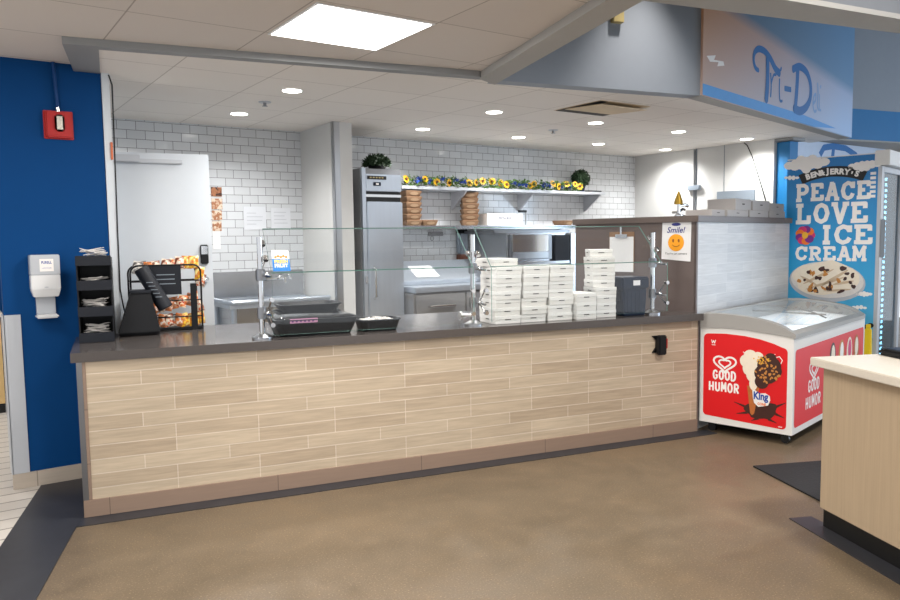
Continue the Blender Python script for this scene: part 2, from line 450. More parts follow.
# ================================================================== SETTING
xy = lambda p: (p[0], p[1])
struct('floor', MB().box(-4, -5, -0.1, 14, 9.2, 0), M['concrete'])
mb = MB().prism([(-4, -5), (-2.2, -3.5), (0.169 - 0.278 * 1.2, 4.205 - 0.935 * 1.2), (0.447, 5.14), (0.47, 5.32), (0.9, 5.32), (0.9, 8.7), (-4, 8.7)], 0.0, 0.003)
struct('floor_tile', mb, M['white_floor_tile'])
struct('trim_1', MB().prism([xy(W(-0.03, -0.16)), xy(W(4.32, -0.15)), xy(W(4.32, -0.03)), xy(W(-0.03, -0.03))], 0.0, 0.004), M['black_vinyl'])
struct('trim_2', MB().prism([(0.45, 5.2), (0.169 - 0.278 * 1.2, 4.205 - 0.935 * 1.2), (-0.16, 2.25), (0.545, 4.37), (0.585, 4.45), (0.735, 5.2)], 0.0, 0.0045), M['black_vinyl'])

# blue wall at left and the corridor behind it
struct('wall_left', MB().box(0.306, 5.2, 0, 0.91, 5.32, 2.62), M['blue_paint'])
struct('trim_3', MB().box(0.302, 5.19, 0.0985, 0.392, 5.2, 1.075).box(0.296, 5.19, 0.0985, 0.306, 5.32, 1.075), M['pale_grey_plastic'])
struct('baseboard_left', MB().box(0.298, 5.188, 0.004, 0.72, 5.2, 0.098), M['beige_base'])
struct('trim_4', MB().box(0.912, 5.19, ST + 0.001, 0.958, 5.34, ZK), M['white_paint'])
struct('wall_corridor', MB().box(-4, 8.7, 0, 0.9, 8.82, 2.62), M['blue_paint'])
struct('wall_kitchen_left', MB().box(0.86, 5.44, 0, 0.96, 7.0, ZK), M['white_paint'])

# kitchen shell
struct('wall_back', MB().box(0.86, 7.0, 0, 8.0, 7.12, ZK + 0.03), M['subway_tile'])
struct('wall_right', MB().box(7.85, 4.96, 0, 7.97, 7.0, ZK + 0.03), M['off_white_panel'])
struct('wall_partition', MB().box(3.02, 6.25, 0, 3.2, 7.0, ZK), M['off_white_panel'])
struct('trim_5', MB().box(3.015, 6.238, 0.0, 3.075, 6.25, ZK).box(3.012, 6.238, 0.0, 3.02, 6.29, ZK), M['steel'])
struct('trim_6', MB().box(3.075, 6.243, 0.0, 3.2, 6.25, ZK), M['off_white_panel'])
struct('trim_7', MB().box(7.845, 5.995, 1.0, 7.852, 6.01, ZK).box(7.845, 5.6, 1.0, 7.8495, 5.606, ZK), M['grey_panel'])
struct('trim_8', MB().box(7.90, 4.80, 0, 8.06, 4.955, 2.53), M['bright_blue_paint'])
struct('trim_15', MB().box(7.86, 4.74, 2.535, 8.1, 4.955, ZK - 0.002), M['grey_trim'])
struct('floor_kitchen', MB().prism([(0.96, 5.5), xy(W(0.2, 0.99)), xy(W(3.7, 0.99)), (4.9, 4.9), (7.8, 4.9), (7.85, 7.0), (0.96, 7.0)], 0, 0.004), M['kitchen_floor'])

# ceilings
CRN = (3.15, 4.12); AD = Vector((-0.295, -0.955))
arm = lambda p, t: (p[0] + AD.x * t, p[1] + AD.y * t)
struct('ceiling', MB().prism([(-4, -4), arm((3.05, 4.07), 8.4), (3.05, 4.075), xy(W(0.01, 0.13)), (0.757, 5.2), (0.757, 9), (-4, 9)], ZH, ZH + 0.05), M['ceiling_tile_hall'])
S0 = Vector((4.886, 3.714)); SD = Vector((0.979, 0.205)); S1 = S0 + SD * 3.763
struct('ceiling_kitchen', MB().prism([xy(W(0.18, 0.15)), xy(W(2.6, 0.16)), (4.886, 3.74), (S1.x, S1.y + 0.03), (S1.x, 7.1), (0.9, 7.1), (0.9, 5.2)], ZK, ZK + 0.032), M['ceiling_tile_kitchen'])
struct('trim_9', MB().prism([xy(W(0.01, 0.08)), xy(W(2.47, 0.085)), xy(W(2.62, 0.165)), xy(W(0.185, 0.155)), (0.909, 5.199), (0.757, 5.199)], ZK - 0.006, ZH + 0.01), M['grey_trim'])
struct('trim_10', MB().prism([(3.05, 4.075), arm((3.05, 4.07), 8), arm((3.25, 4.17), 8), (3.25, 4.17)], ZK - 0.012, ZTOP), M['beam_drywall'])
struct('wall_soffit', MB().prism([xy(W(2.62, 0.15)), xy(S0), xy(S0 + Vector((0.03, 0.12))), xy(W(2.62, 0.27))], ZK - 0.004, ZTOP), M['grey_drywall'])
nS = Vector((-SD.y, SD.x))
struct('wall_sign', MB().prism([xy(S0), xy(S1), xy(S1 + nS * 0.12), xy(S0 + nS * 0.12)], ZK - 0.004, ZTOP), M['beam_drywall'])
B0 = S1 + Vector((0.06, 0.35)); B1 = B0 + Vector((UU.x, UU.y)) * 4.5
nB = Vector((VV.x, VV.y))
struct('wall_far_right', MB().prism([xy(B0), xy(B1), xy(B1 + nB * .12), xy(B0 + nB * .12)], 2.98, ZTOP), M['grey_drywall'])
struct('trim_11', MB().prism([xy(B0), xy(B1), xy(B1 + nB * .12), xy(B0 + nB * .12)], 2.62, 2.98), M['bright_blue_paint'])
struct('wall_rear_right', MB().box(8.0, 7.2, 0, 14, 7.3, ZTOP), M['grey_drywall'])
struct('ceiling_right', MB().prism([xy(S1 + Vector((0.05, 0.36))), xy(B1), (14, 7.2), (8.62, 7.2)], 2.6, 2.62), M['beam_drywall'])
struct('ceiling_high', MB().box(0.5, -4.5, ZTOP, 14, 7.4, ZTOP + 0.1), M['high_ceiling'])
struct('trim_12', MB().prism([(2.9, 2.99), (5.29, 2.46), (9.0, 1.66), (9.0, 1.36), (4.93, 2.30), (3.2, 2.6), (2.8, 2.68)], 2.8, 2.83), M['beam_drywall'])
struct('trim_16', MB().prism([(2.9, 2.98), (5.29, 2.45), (9.0, 1.65), (9.0, 1.38), (4.93, 2.32), (3.2, 2.62), (2.8, 2.70)], 2.83, ZTOP), M['high_ceiling'])  # beam face given a darker grey, its shade put into the colour

# kitchen end block (taupe face to the kitchen, plank tile to the hall)
blk = struct('wall_block', MB().box(0.026, 0.021, 0, 1.93, 1.09, 1.598), M['taupe_laminate'], loc=K, rz=PH)
struct('wall_block_panel', MB().box(0.0, 0.004, 0, 0.02, 1.09, 1.6).box(0.0, 0.0, 0.0, 0.025, 0.02, 1.6), M['taupe_laminate'], loc=K, rz=PH)
struct('wall_block_tile', MB().box(0.026, 0.0, 0, 1.94, 0.02, 1.598), M['grey_plank_tile'], loc=K, rz=PH)
struct('trim_13', MB().box(-0.02, -0.02, 1.6, 1.955, 1.11, 1.648), M['taupe_cap'], bevel=0.003, loc=K, rz=PH)

# ================================================================== SERVICE COUNTER
t = thing('service_counter', 'long service counter faced with beige wood look plank tile', 'counter', W(0, 0), TH)
MB().prism([(0.045, -0.03), (4.225, -0.03), (4.222, -0.002), (3.85, 0.853), (3.85, 0.9), (0.36, 0.9), (0.19, 0.755), (0.045, 0.73)], 0.10, 0.862).build('tile_panel', M['plank_tile'], t)
MB().prism([(0.0, -0.04), (4.225, -0.04), (4.222, -0.002), (3.85, 0.853), (3.85, 0.9), (0.36, 0.9), (0.19, 0.755), (0.0, 0.72)], 0.0045, 0.0995).build('baseboard', M['base_tile'], t, bevel=0.002)
MB().box(0.0, -0.036, 0.10, 0.028, 0.72, 0.862).build('corner_trim', M['dark_steel'], t)['label'] = 'grey metal corner trim'
MB().box(0.028, -0.034, 0.10, 0.045, 0.7, 0.862).build('edge_strip', M['base_tile'], t)
MB().box(4.2255, -0.036, 0.005, 4.234, 0.0, 0.862).build('corner_trim', M['taupe_laminate'], t)
sl = [xy(W(-0.025, -0.042)), xy(W(4.232, -0.085)), xy(W(4.232, -0.01)), xy(K - HH * 0.004), xy(K + EE * 0.93 - HH * 0.004), xy(W(3.78, 0.99)), (0.93, 5.40), (0.93, 5.185), (0.69, 5.185)]
o = MB().prism(sl, 0.862, ST).build('countertop', M['quartz'])
tag(o, 'dark grey polished stone worktop running along the whole service counter', 'worktop')

t = thing('belt_barrier_clip', 'black belt barrier clip fixed high on the plank tiled counter front', 'barrier clip', W(3.86, -0.03, 0.70), TH)
MB().box(-0.034, -0.055, -0.075, 0.036, -0.012, 0.07).build('housing', M['black_plastic'], t, bevel=0.008)
MB().prism([(-0.062, -0.06), (-0.03, -0.02), (-0.03, 0.03), (-0.062, 0.066), (-0.02, 0.066), (-0.02, -0.06)], 0.0, 0.012, XZ(0, 0, 0)).build('bracket', M['black_base'], t)
MB().box(0.036, -0.045, -0.03, 0.05, -0.015, 0.045).build('release_tab', M['red_plastic'], t, bevel=0.003)

# sneeze guard
t = thing('sneeze_guard', 'glass sneeze guard on chrome posts along the counter', 'sneeze guard', W(0, 0, ST), TH)
for pu in (1.006, 2.405, 3.886):
    pv = 0.08
    p = MB().cyl((pu, pv, 0.012), (pu, pv, 0.61), 0.0165, 16).build('post', M['chrome'], t, smooth=True)
    MB().lathe([(0.062, 0.0), (0.062, 0.012), (0.045, 0.02), (0.02, 0.035)], 20, (pu, pv, 0)).build('base_flange', M['steel'], p, smooth=True)
    for zz in (0.155, 0.385):
        MB().cyl((pu, pv, zz - 0.035), (pu, pv, zz + 0.035), 0.029, 16).build('collar', M['dark_steel'], p, bevel=0.004)
        MB().cyl((pu, pv, zz), (pu + 0.045, -0.022, zz - 0.01), 0.008, 8).ball((pu + 0.03, pv - 0.05, zz), 0.017).build('stand_off', M['chrome'], p, smooth=True)
    for k, zz in enumerate((0.09, 0.24)):
        MB().cyl((pu + 0.045, -0.042, zz), (pu + 0.045, -0.016, zz), 0.014, 12).cyl((pu + 0.045, -0.016, zz), (pu + 0.03, pv - 0.03, 0.155), 0.006, 8).build('glass_clamp', M['chrome'], p, smooth=True)
    for k, (q, zz) in enumerate(((0.055, 0.48), (0.15, 0.57))):
        MB().cyl((pu + 0.03, q - 0.01, zz - 0.012), (pu + 0.03, q + 0.012, zz + 0.014), 0.014, 12).cyl((pu + 0.03, q + 0.01, zz), (pu, pv, 0.40), 0.006, 8).build('glass_clamp', M['chrome'], p, smooth=True)
    if pu > 2 and pu < 3:
        for zz in (0.09, 0.24):
            MB().cyl((pu - 0.05, -0.042, zz), (pu - 0.05, -0.016, zz), 0.014, 12).cyl((pu - 0.05, -0.016, zz), (pu - 0.02, pv - 0.03, 0.155), 0.006, 8).build('glass_clamp', M['chrome'], p, smooth=True)
        MB().cyl((pu - 0.045, 0.05, 0.47), (pu - 0.045, 0.072, 0.496), 0.014, 12).cyl((pu - 0.045, 0.06, 0.48), (pu, pv, 0.40), 0.006, 8).build('glass_clamp', M['chrome'], p, smooth=True)
        MB().cyl((pu - 0.005, 0.06, 0.07), (pu - 0.10, 0.06, 0.07), 0.011, 12).cyl((pu - 0.10, 0.06, 0.07), (pu - 0.108, 0.06, 0.07), 0.028, 14).build('mounting_arm', M['chrome'], p, smooth=True)
def pane(u0, u1, p0, p1, name):   # sheet between two lines (v,z) with green cut edges
    d = Vector((0, p1[0] - p0[0], p1[1] - p0[1])).normalized(); n = Vector((0, -d.z, d.y)) * 0.0045
    a = Vector((u0, p0[0], p0[1])); b = Vector((u1, p0[0], p0[1])); c = Vector((u1, p1[0], p1[1])); e = Vector((u0, p1[0], p1[1]))
    m = MB(); vs = [a + n, b + n, c + n, e + n, a - n, b - n, c - n, e - n]
    m.add(vs, [(0, 1, 2, 3), (7, 6, 5, 4)], None, 0); m.add(vs, [(0, 4, 5, 1), (1, 5, 6, 2), (2, 6, 7, 3), (3, 7, 4, 0)], None, 1)
    return m.build(name, [M['glass'], M['glass_edge']], t)
pane(1.055, 2.36, (-0.03, 0.028), (-0.03, 0.394), 'front_glass'); pane(2.49, 3.935, (-0.03, 0.028), (-0.03, 0.39), 'front_glass')
pane(1.055, 2.36, (-0.022, 0.398), (0.26, 0.66), 'top_glass'); pane(2.49, 3.88, (-0.022, 0.396), (0.24, 0.66), 'top_glass')

# card on the glass
t = thing('menu_card', 'small white and blue fresh fruit card leaning on the sneeze guard glass', 'card', W(1.075, 0.04, ST + 0.404), TH)
T = face_T((0, 0, 0), (1, 0, 0), (0, 0.5, 0.86))
T0 = face_T((0, 0.0, 0), (1, 0, 0), (0, 0.28, 0.96))
MB().add([(0, 0, 0), (0.105, 0, 0), (0.10, 0.128, 0), (0.0, 0.132, 0), (0, 0, -0.002), (0.105, 0, -0.002), (0.10, 0.128, -0.002), (0, 0.132, -0.002)],
         [(0, 1, 2, 3), (7, 6, 5, 4), (0, 4, 5, 1), (1, 5, 6, 2), (2, 6, 7, 3), (3, 7, 4, 0)], T0).build('sheet', M['white_card'], t)
MB().flat([(0.0, 0), (0.105, 0), (0.102, 0.075), (0.0, 0.078)], T0, 0.0006).build('blue_print', mat('card_blue', (20, 120, 200), 0.5), t)
MB().text('FRESH', 0.03, 0.052, 0.06, T0, 0.0012, 0.001, 0.08).build('lettering', mat('card_yellow', (250, 210, 40), 0.5), t)
MB().text('FRUIT', 0.03, 0.052, 0.034, T0, 0.0012, 0.001, 0.08).build('lettering', M['white_print'], t)
mb = MB()
for i in range(5): mb.ell(0.02 + i * 0.016, 0.088 + 0.006 * (i % 2), 0.009, 0.008, T0, 0.0006, 8)
mb.build('fruit_print', M['orange_print'], t)

# ================================================================== ON THE COUNTER, LEFT
# cutlery organiser
t = thing('cutlery_organizer', 'tall black tiered cutlery organizer at left end of the counter', 'organizer', W(-0.004, 0.40, ST + 0.0005), TH)
Wd, Dp = 0.19, 0.26
MB().box(0, 0, 0, 0.008, Dp, 0.50).box(Wd - 0.008, 0, 0, Wd, Dp, 0.50).box(0.008, Dp - 0.008, 0, Wd - 0.008, Dp, 0.50).build('casing', M['black_plastic'], t)
TR = [0.0, 0.155, 0.31, 0.455]
for z in TR:
    MB().box(0.009, 0.002, z, Wd - 0.009, Dp - 0.009, z + 0.012).box(0.0, -0.03, z, Wd, 0.0, z + 0.058).box(0.009, 0.0005, z + .012, Wd - 0.009, 0.004, z + 0.058).build('tray', M['dark_panel'], t, bevel=0.003)
def fork_mesh():
    m = MB()
    m.box(-0.05, -0.004, 0, 0.015, 0.004, 0.003).prism([(0.015, -0.004), (0.03, -0.011), (0.045, -0.011), (0.045, 0.011), (0.03, 0.011), (0.015, 0.004)], 0, 0.003)
    for y in (-0.0095, -0.0025, 0.004, 0.009): m.box(0.045, y - 0.0015, 0, 0.06, y + 0.0015, 0.003)
    return m
first = None
tn = ['lowest', 'second lowest', 'second highest', 'top']
for k, (z, cnt) in enumerate(zip(TR, (34, 32, 12, 18))):
    for i in range(cnt):
        lx = random.uniform(0.072, 0.118); ly = random.uniform(0.05, 0.12); lz = z + 0.052 + random.uniform(0.0, 0.042) * (0.4 if k == 2 else 1)
        p = W(-0.004 + lx, 0.40 + ly, ST + lz)
        lab = 'loose white plastic cutlery lying in the %s tray of the black organizer' % tn[k]
        g = 'plastic cutlery in the %s tray' % tn[k]
        if first is None:
            first = fork_mesh().build('plastic_fork', M['cotton'])
            o = first
        else:
            o = first.copy(); C.objects.link(o)
        o.location = p; o.rotation_euler = (random.uniform(-.35, .35), random.uniform(-.25, .25), TH + random.choice((0, PI)) + random.uniform(-.7, .7))
        tag(o, lab, 'cutlery', g)

# tapered bin and snack rack
t = thing('black_bin', 'tapered black plastic bin in front of the snack rack', 'bin', W(0.325, 0.665, ST + 0.0005), TH)
MB().frustum((-0.125, -0.09, 0.125, 0.09), (-0.045, -0.065, 0.075, 0.08), 0.02, 0.27).frustum((-0.11, -0.08, 0.11, 0.08), (-0.125, -0.09, 0.125, 0.09), 0.0, 0.02).build('body', M['black_plastic'], t, bevel=0.006)
MB().box(-0.05, -0.08, 0.268, 0.08, 0.095, 0.285).build('rim', M['dark_panel'], t, bevel=0.004)

t = thing('snack_rack', 'black wire rack holding snack bags beside the tapered bin', 'rack', W(0.52, 0.815, ST + 0.0005), TH)
def loop(x, y0, y1, h, r=0.06):
    pts = [(x, y0, 0)]
    for i in range(7):
        a = PI - i * PI / 12; pts.append((x, y0 + r + r * cos(a), h - r + r * sin(a)))
    for i in range(7):
        a = PI / 2 - i * PI / 12; pts.append((x, y1 - r + r * cos(a), h - r + r * sin(a)))
    pts.append((x, y1, 0)); return pts
def hoop(y, x0, x1, h, r=0.05):
    return [(p[1], y, p[2]) for p in loop(0, x0, x1, h, r)]
MB().tube(hoop(-0.02, -0.235, 0.20, 0.435), 0.006).tube(hoop(0.13, -0.25, 0.18, 0.43), 0.006).build('frame', M['black_wire'], t, smooth=True)
mb = MB()
for z in (0.09, 0.2, 0.33):
    mb.tube([(-0.235, -0.02, z), (0.2, -0.02, z)], 0.004).tube([(-0.25, 0.13, z), (0.18, 0.13, z)], 0.004)
    for x in (-0.23, -0.1, 0.05, 0.185): mb.tube([(x, -0.02, z), (x - 0.01, 0.13, z)], 0.003)
mb.build('basket_wires', M['black_wire'], t, smooth=True)
MB().box(-0.135, -0.034, 0.24, 0.075, -0.026, 0.43).build('header_panel', M['dark_panel'], t)
mb = MB()
for z in (0.37, 0.34, 0.31): mb.box(-0.09 + random.random() * .02, -0.0365, z, 0.03 + random.random() * .03, -0.0345, z + 0.006)
mb.build('header_print', M['grey_panel'], t)
MB().box(0.13, -0.032, 0.0, 0.17, -0.024, 0.31).build('side_strip', M['black_plastic'], t)
MB().box(-0.24, -0.03, 0.005, 0.2, 0.14, 0.02).build('base_tray', M['black_wire'], t)
t2 = thing('leaning_tube', 'dark cylindrical sleeve leaning diagonally on the snack rack', 'tube', W(0.40, 0.715, ST + 0.16), TH)
MB().cyl((0.09, -0.035, 0.0), (-0.05, 0.01, 0.26), 0.046, 16).build('sleeve', M['dark_panel'], t2, bevel=0.004)
mb = MB()
for k in range(5):
    a = Vector((0.09, -0.035, 0.0)).lerp(Vector((-0.05, 0.01, 0.26)), 0.3 + 0.09 * k)
    mb.box(a.x - 0.02, a.y - 0.052, a.z - 0.002, a.x + 0.02, a.y - 0.049, a.z + 0.002)
mb.build('print_lines', M['grey_panel'], t2)

def bag_mesh(w, h):
    m = MB(); nx, nz = 6, 8; vs = []
    for side in (-1, 1):
        for k in range(nz + 1):
            for i in range(nx + 1):
                x = i / nx * 2 - 1; z = k / nz * 2 - 1
                b = max(0, (1 - x * x)) ** 0.6 * max(0, (1 - z ** 4)) ** 0.7
                vs.append((x * w / 2 * (1 - 0.06 * (1 - z * z)), side * (0.0015 + 0.017 * b), h / 2 + z * h / 2))
    S = (nx + 1) * (nz + 1); fs = []
    for k in range(nz):
        for i in range(nx):
            a = k * (nx + 1) + i; q = (a, a + 1, a + nx + 2, a + nx + 1)
            fs.append(q); fs.append(tuple(S + j for j in q[::-1]))
    for k in range(nz):
        a = k * (nx + 1); fs.append((a + nx + 1, S + a + nx + 1, S + a, a)); a += nx; fs.append((a, S + a, S + a + nx + 1, a + nx + 1))
    for i in range(nx):
        fs.append((i, S + i, S + i + 1, i + 1)); a = nz * (nx + 1) + i; fs.append((a + 1, S + a + 1, S + a, a))
    m.add(vs, fs); return m
bagm = {}
def bag(ci, u, v, z, rx, rz, label, group, w=0.066, h=0.088):
    if ci not in bagm:
        o = bag_mesh(w, h).build('snack_bag', BAGS[ci], smooth=True); bagm[ci] = o
    else:
        o = bagm[ci].copy(); C.objects.link(o)
    o.location = W(u, v, z); o.rotation_euler = (rx, random.uniform(-.3, .3), TH + rz)
    tag(o, label, 'snack bag', group)
for i in range(9):
    ci = [4, 4, 1, 0, 0, 3, 0, 2, 2][i]
    bag(ci, 0.315 + i * 0.046, 0.845 + 0.012 * (i % 2), ST + 0.375 + 0.016 * (i > 3) + random.uniform(0, .02), rad(-18), random.uniform(-.3, .3),
        '%s snack bag, %s from left in the top row of the wire rack' % (BAGN[ci], ORD[i]), 'snack bags on the top row')
for i in range(7):
    ci = [1, 0, 1, 1, 3, 1, 3][i]
    bag(ci, 0.41 + i * 0.044, 0.815 + 0.01 * (i % 2), ST + 0.112 + 0.010 * i, rad(-28), random.uniform(-.6, -.2),
        '%s snack bag, %s from left in the middle basket of the wire rack' % (BAGN[ci], ORD[i]), 'snack bags in the middle basket')
for i in range(6):
    ci = [0, 1, 0, 1, 2, 2][i]
    bag(ci, 0.41 + i * 0.052, 0.80, ST + 0.026, rad(-15), random.uniform(-.2, .2),
        '%s snack bag, %s from left in the bottom basket of the wire rack' % (BAGN[ci], ORD[i]), 'snack bags in the bottom basket')
for i, (zz, ci) in enumerate(((0.33, 2), (0.285, 0), (0.11, 0), (0.03, 2))):
    bag(ci, 0.715, 0.86, ST + zz, rad(-5), 0.3, '%s snack bag sticking out right of the wire rack, %s' % (BAGN[ci], ['topmost', 'second down', 'third down', 'lowest'][i]), 'snack bags at the side of the rack')

# catering trays
def tray_thing(name, label, loc, w, d, h, lid, food=None):
    t = thing(name, label, 'tray', loc, TH)
    def ringpts(w, d, z, r=0.05, n=5):
        P = []
        for cx, cy, a0 in ((w / 2 - r, d / 2 - r, 0), (-w / 2 + r, d / 2 - r, 90), (-w / 2 + r, -d / 2 + r, 180), (w / 2 - r, -d / 2 + r, 270)):
            for i in range(n):
                a = rad(a0 + 90 * i / (n - 1)); P.append((cx + r * cos(a), cy + r * sin(a), z))
        return P
    def loft(rings, cap0=True, cap1=True):
        m = MB(); n = len(rings[0]); vs = sum(rings, []); fs = []
        for k in range(len(rings) - 1):
            for i in range(n):
                j = (i + 1) % n; fs.append((k * n + i, k * n + j, (k + 1) * n + j, (k + 1) * n + i))
        if cap0: fs.append(list(range(n))[::-1])
        if cap1: fs.append(list(range((len(rings) - 1) * n, len(rings) * n)))
        m.add(vs, fs); return m
    loft([ringpts(w * .84, d * .84, 0), ringpts(w, d, h), ringpts(w + .012, d + .012, h), ringpts(w + .012, d + .012, h + .006), ringpts(w - .02, d - .02, h + .006), ringpts(w * .82, d * .82, 0.012)]).build('tray_base', M['black_plastic'], t, smooth=True)
    if lid: loft([ringpts(w * .97, d * .97, h + .007), ringpts(w * .95, d * .95, h + .014), ringpts(w * .8, d * .8, h + .022)], False, True).build('lid', M['clear_plastic'], t, smooth=True)
    return t
t = tray_thing('catering_tray', 'large black catering tray with clear lid and pink label, on the counter', W(1.335, 0.215, ST + 0.0005), 0.53, 0.36, 0.10, True)
T = face_T((-0.17, -0.176, 0.085), (1, 0, 0), (0, -0.2, 0.98))
MB().box(0, 0.0, 0, 0.17, 0.028, 0.001, T).build('pink_label', M['pink_print'], t)
m_ = MB()
for k in range(6): m_.box(0.01 + k * 0.025, 0.006, 0.001, 0.03 + k * 0.025 - 0.008, 0.02, 0.0015, T)
m_.build('label_print', M['purple_print'], t)
t = tray_thing('catering_tray', 'small black catering tray of pale shredded food, right of the large tray', W(1.755, 0.17, ST + 0.0005), 0.27, 0.22, 0.07, False)
mb = MB()
for i in range(60):
    x = random.uniform(-.1, .1); y = random.uniform(-.075, .075); z = 0.062 + random.uniform(0, .022) * (1 - (x / .1) ** 2)
    a = random.uniform(0, PI); mb.box(-.016, -.004, -.003, .016, .004, .004, Matrix.Translation((x, y, z)) @ Matrix.Rotation(a, 4, 'Z'))
mb.box(-.105, -.08, 0.013, .105, .08, .062)
mb.build('shredded_food', M['cotton'], t)
for k in range(3):
    nm = ['lowest', 'middle', 'topmost'][k]
    t = tray_thing('catering_tray', 'empty black catering tray at the back of the counter, %s of its stack' % nm, W(1.40 + 0.008 * k, 0.72, ST + 0.0005 + 0.0505 * k), 0.43, 0.30, 0.044, False)
    t['group'] = 'black trays stacked at the back'

# ================================================================== PIZZA BOXES
def pizza_proto(w, d, h):
    t = thing('pizza_box', 'x', 'box', (0, 0, 0), 0)
    MB().box(-w / 2, 0, 0, w / 2, d, h * 0.55).build('box_base', M['white_card_b'], t, bevel=0.0015, seg=1)
    MB().box(-w / 2 - .0015, -0.0015, h * 0.56, w / 2 + .0015, d + .0015, h - 0.0005).build('lid', M['white_card'], t, bevel=0.002, seg=1)
    MB().box(-0.022, -0.003, h * 0.50, 0.022, 0.0015, h * 0.60).build('slot', M['slot_dark'], t)
    MB().box(-w / 2 - .003, d * .4, h * 0.50, -w / 2 + .0015, d * .4 + .044, h * 0.60).build('slot', M['slot_dark'], t)
    return t
BX = pizza_proto(0.195, 0.24, 0.0555)
used = [False]
def pbox(u, v, z, rz, label, group):
    if not used[0]:
        used[0] = True; o = BX; o.location = W(u, v, z); o.rotation_euler = (0, 0, TH + rz); o['label'] = label
    else: o = dup(BX, W(u, v, z), TH + rz, label)
    o['group'] = group; return o
def nth(k, n): return 'lowest' if k == 0 else ('topmost' if k == n - 1 else '%s from the bottom' % ORD[k])
sn = ['leftmost', 'second from left', 'third from left']
for s_, (uc, n) in enumerate(((2.645, 7), (2.857, 7), (3.064, 7))):
    for k in range(n):
        pbox(uc + random.uniform(-.006, .006) + 0.004 * (k - 3) * (1 if s_ else 0.5), 0.03 + random.uniform(-.004, .006), ST + 0.0006 + 0.0556 * k, random.uniform(-.02, .02),
             'white pizza box, %s in the %s stack on the counter' % (nth(k, n), sn[s_]), 'white pizza boxes stacked on the counter')
o = pbox(2.66, 0.085, ST + 0.0006 + 0.0556 * 7, 0.15, 'white pizza box lying askew on top of the leftmost stack', 'white pizza boxes stacked on the counter')
B3 = pizza_proto(0.165, 0.20, 0.062)
for k in range(3):
    lab = 'white pizza box, %s in the low stack of three right of centre' % nth(k, 3)
    loc = W(3.256, 0.005, ST + 0.0006 + 0.0622 * k)
    if k == 0: o = B3; o.location = loc; o.rotation_euler = (0, 0, TH); o['label'] = lab
    else: o = dup(B3, loc, TH + 0.02 * k, lab)
    o['group'] = 'low stack of pizza boxes'
B4 = pizza_proto(0.165, 0.185, 0.0545)
for k in range(9):
    lab = 'white pizza box, %s in the tall stack beside the navy container' % nth(k, 9)
    rz_ = [0, .02, 0, -.06, -.22, -.26, -.24, -.2, -.4][k]
    loc = W(3.452 + (0.01 if k == 8 else 0) - 0.012 * (k > 3), 0.045 + 0.015 * (k > 3) + 0.05 * (k == 8), ST + 0.0006 + 0.0547 * k)
    if k == 0: o = B4; o.location = loc; o.rotation_euler = (0, 0, TH); o['label'] = lab
    else: o = dup(B4, loc, TH + rz_, lab)
    o['group'] = 'tall stack of pizza boxes'

t = thing('insulated_container', 'navy blue lidded container with white label, right of the pizza boxes', 'container', W(3.692, 0.03, ST + 0.0005), TH)
MB().frustum((-0.095, 0.0, 0.095, 0.2), (-0.105, -0.005, 0.105, 0.205), 0.0, 0.20).build('body', M['navy_plastic'], t, bevel=0.008)
MB().box(-0.12, -0.012, 0.20, 0.12, 0.215, 0.285).build('lid', M['navy_plastic'], t, bevel=0.01)
MB().box(-0.135, 0.03, 0.11, -0.106, 0.15, 0.19).build('handle', M['black_plastic'], t, bevel=0.004)
MB().box(0.106, 0.03, 0.11, 0.125, 0.15, 0.19).build('handle', M['black_plastic'], t, bevel=0.004)
MB().box(-0.025, -0.0135, 0.225, 0.035, -0.012, 0.262).build('label_sticker', M['paper'], t)
mb = MB()
for k in range(4): mb.box(-0.07 + 0.035 * k, -0.006, 0.03, -0.055 + 0.035 * k, 0.002, 0.19)
mb.build('ribs', M['navy_plastic'], t)

# clipboard and sign on the taupe face (local frame: origin K, x along -EE (to the right), y out)
def on_taupe(e, z): return K + EE * e + Vector((0, 0, z))
Rt = PH - PI / 2     # local +x points along -EE
t = thing('clipboard', 'clipboard of white papers hanging on the taupe wall', 'clipboard', on_taupe(0.64, 1.21), Rt)
T = XZ(0, -0.003, 0)
MB().box(-0.115, -0.006, 0.02, 0.115, -0.001, 0.325).build('board', M['kraft'], t, bevel=0.002)
MB().add([(-0.11, -0.008, 0.0), (0.11, -0.011, 0.0), (0.11, -0.008, 0.285), (-0.11, -0.0075, 0.285), (-0.11, -0.0066, 0.0), (0.11, -0.0066, 0.0), (0.11, -0.0066, 0.285), (-0.11, -0.0066, 0.285)],
         [(0, 1, 2, 3), (7, 6, 5, 4), (0, 4, 5, 1), (1, 5, 6, 2), (2, 6, 7, 3), (3, 7, 4, 0)]).build('papers', M['paper'], t)
MB().box(-0.055, -0.016, 0.275, 0.055, -0.0085, 0.305).cyl((0, -0.012, 0.30), (0, -0.012, 0.365), 0.011, 8).build('clip', M['chrome'], t, bevel=0.002)

t = thing('smile_sign', 'white paper sign with orange smiley face on the taupe wall', 'sign', on_taupe(0.165, 1.30), Rt)
MB().add([(-0.122, -0.003, 0.018), (0.118, -0.004, 0.0), (0.122, -0.003, 0.30), (-0.116, -0.003, 0.302), (-0.122, -0.001, 0.018), (0.118, -0.001, 0.0), (0.122, -0.001, 0.30), (-0.116, -0.001, 0.302)],
         [(0, 1, 2, 3), (7, 6, 5, 4), (0, 4, 5, 1), (1, 5, 6, 2), (2, 6, 7, 3), (3, 7, 4, 0)]).build('sheet', M['paper'], t)
T = XZ(0, -0.0052, 0)
MB().ell(0.0, 0.145, 0.066, 0.066, T, 0, 28).build('smiley', mat('smiley', (250, 166, 24), 0.5, var=0.05), t)
mb = MB().ell(-0.023, 0.16, 0.008, 0.014, T, 0.001, 10).ell(0.023, 0.16, 0.008, 0.014, T, 0.001, 10)
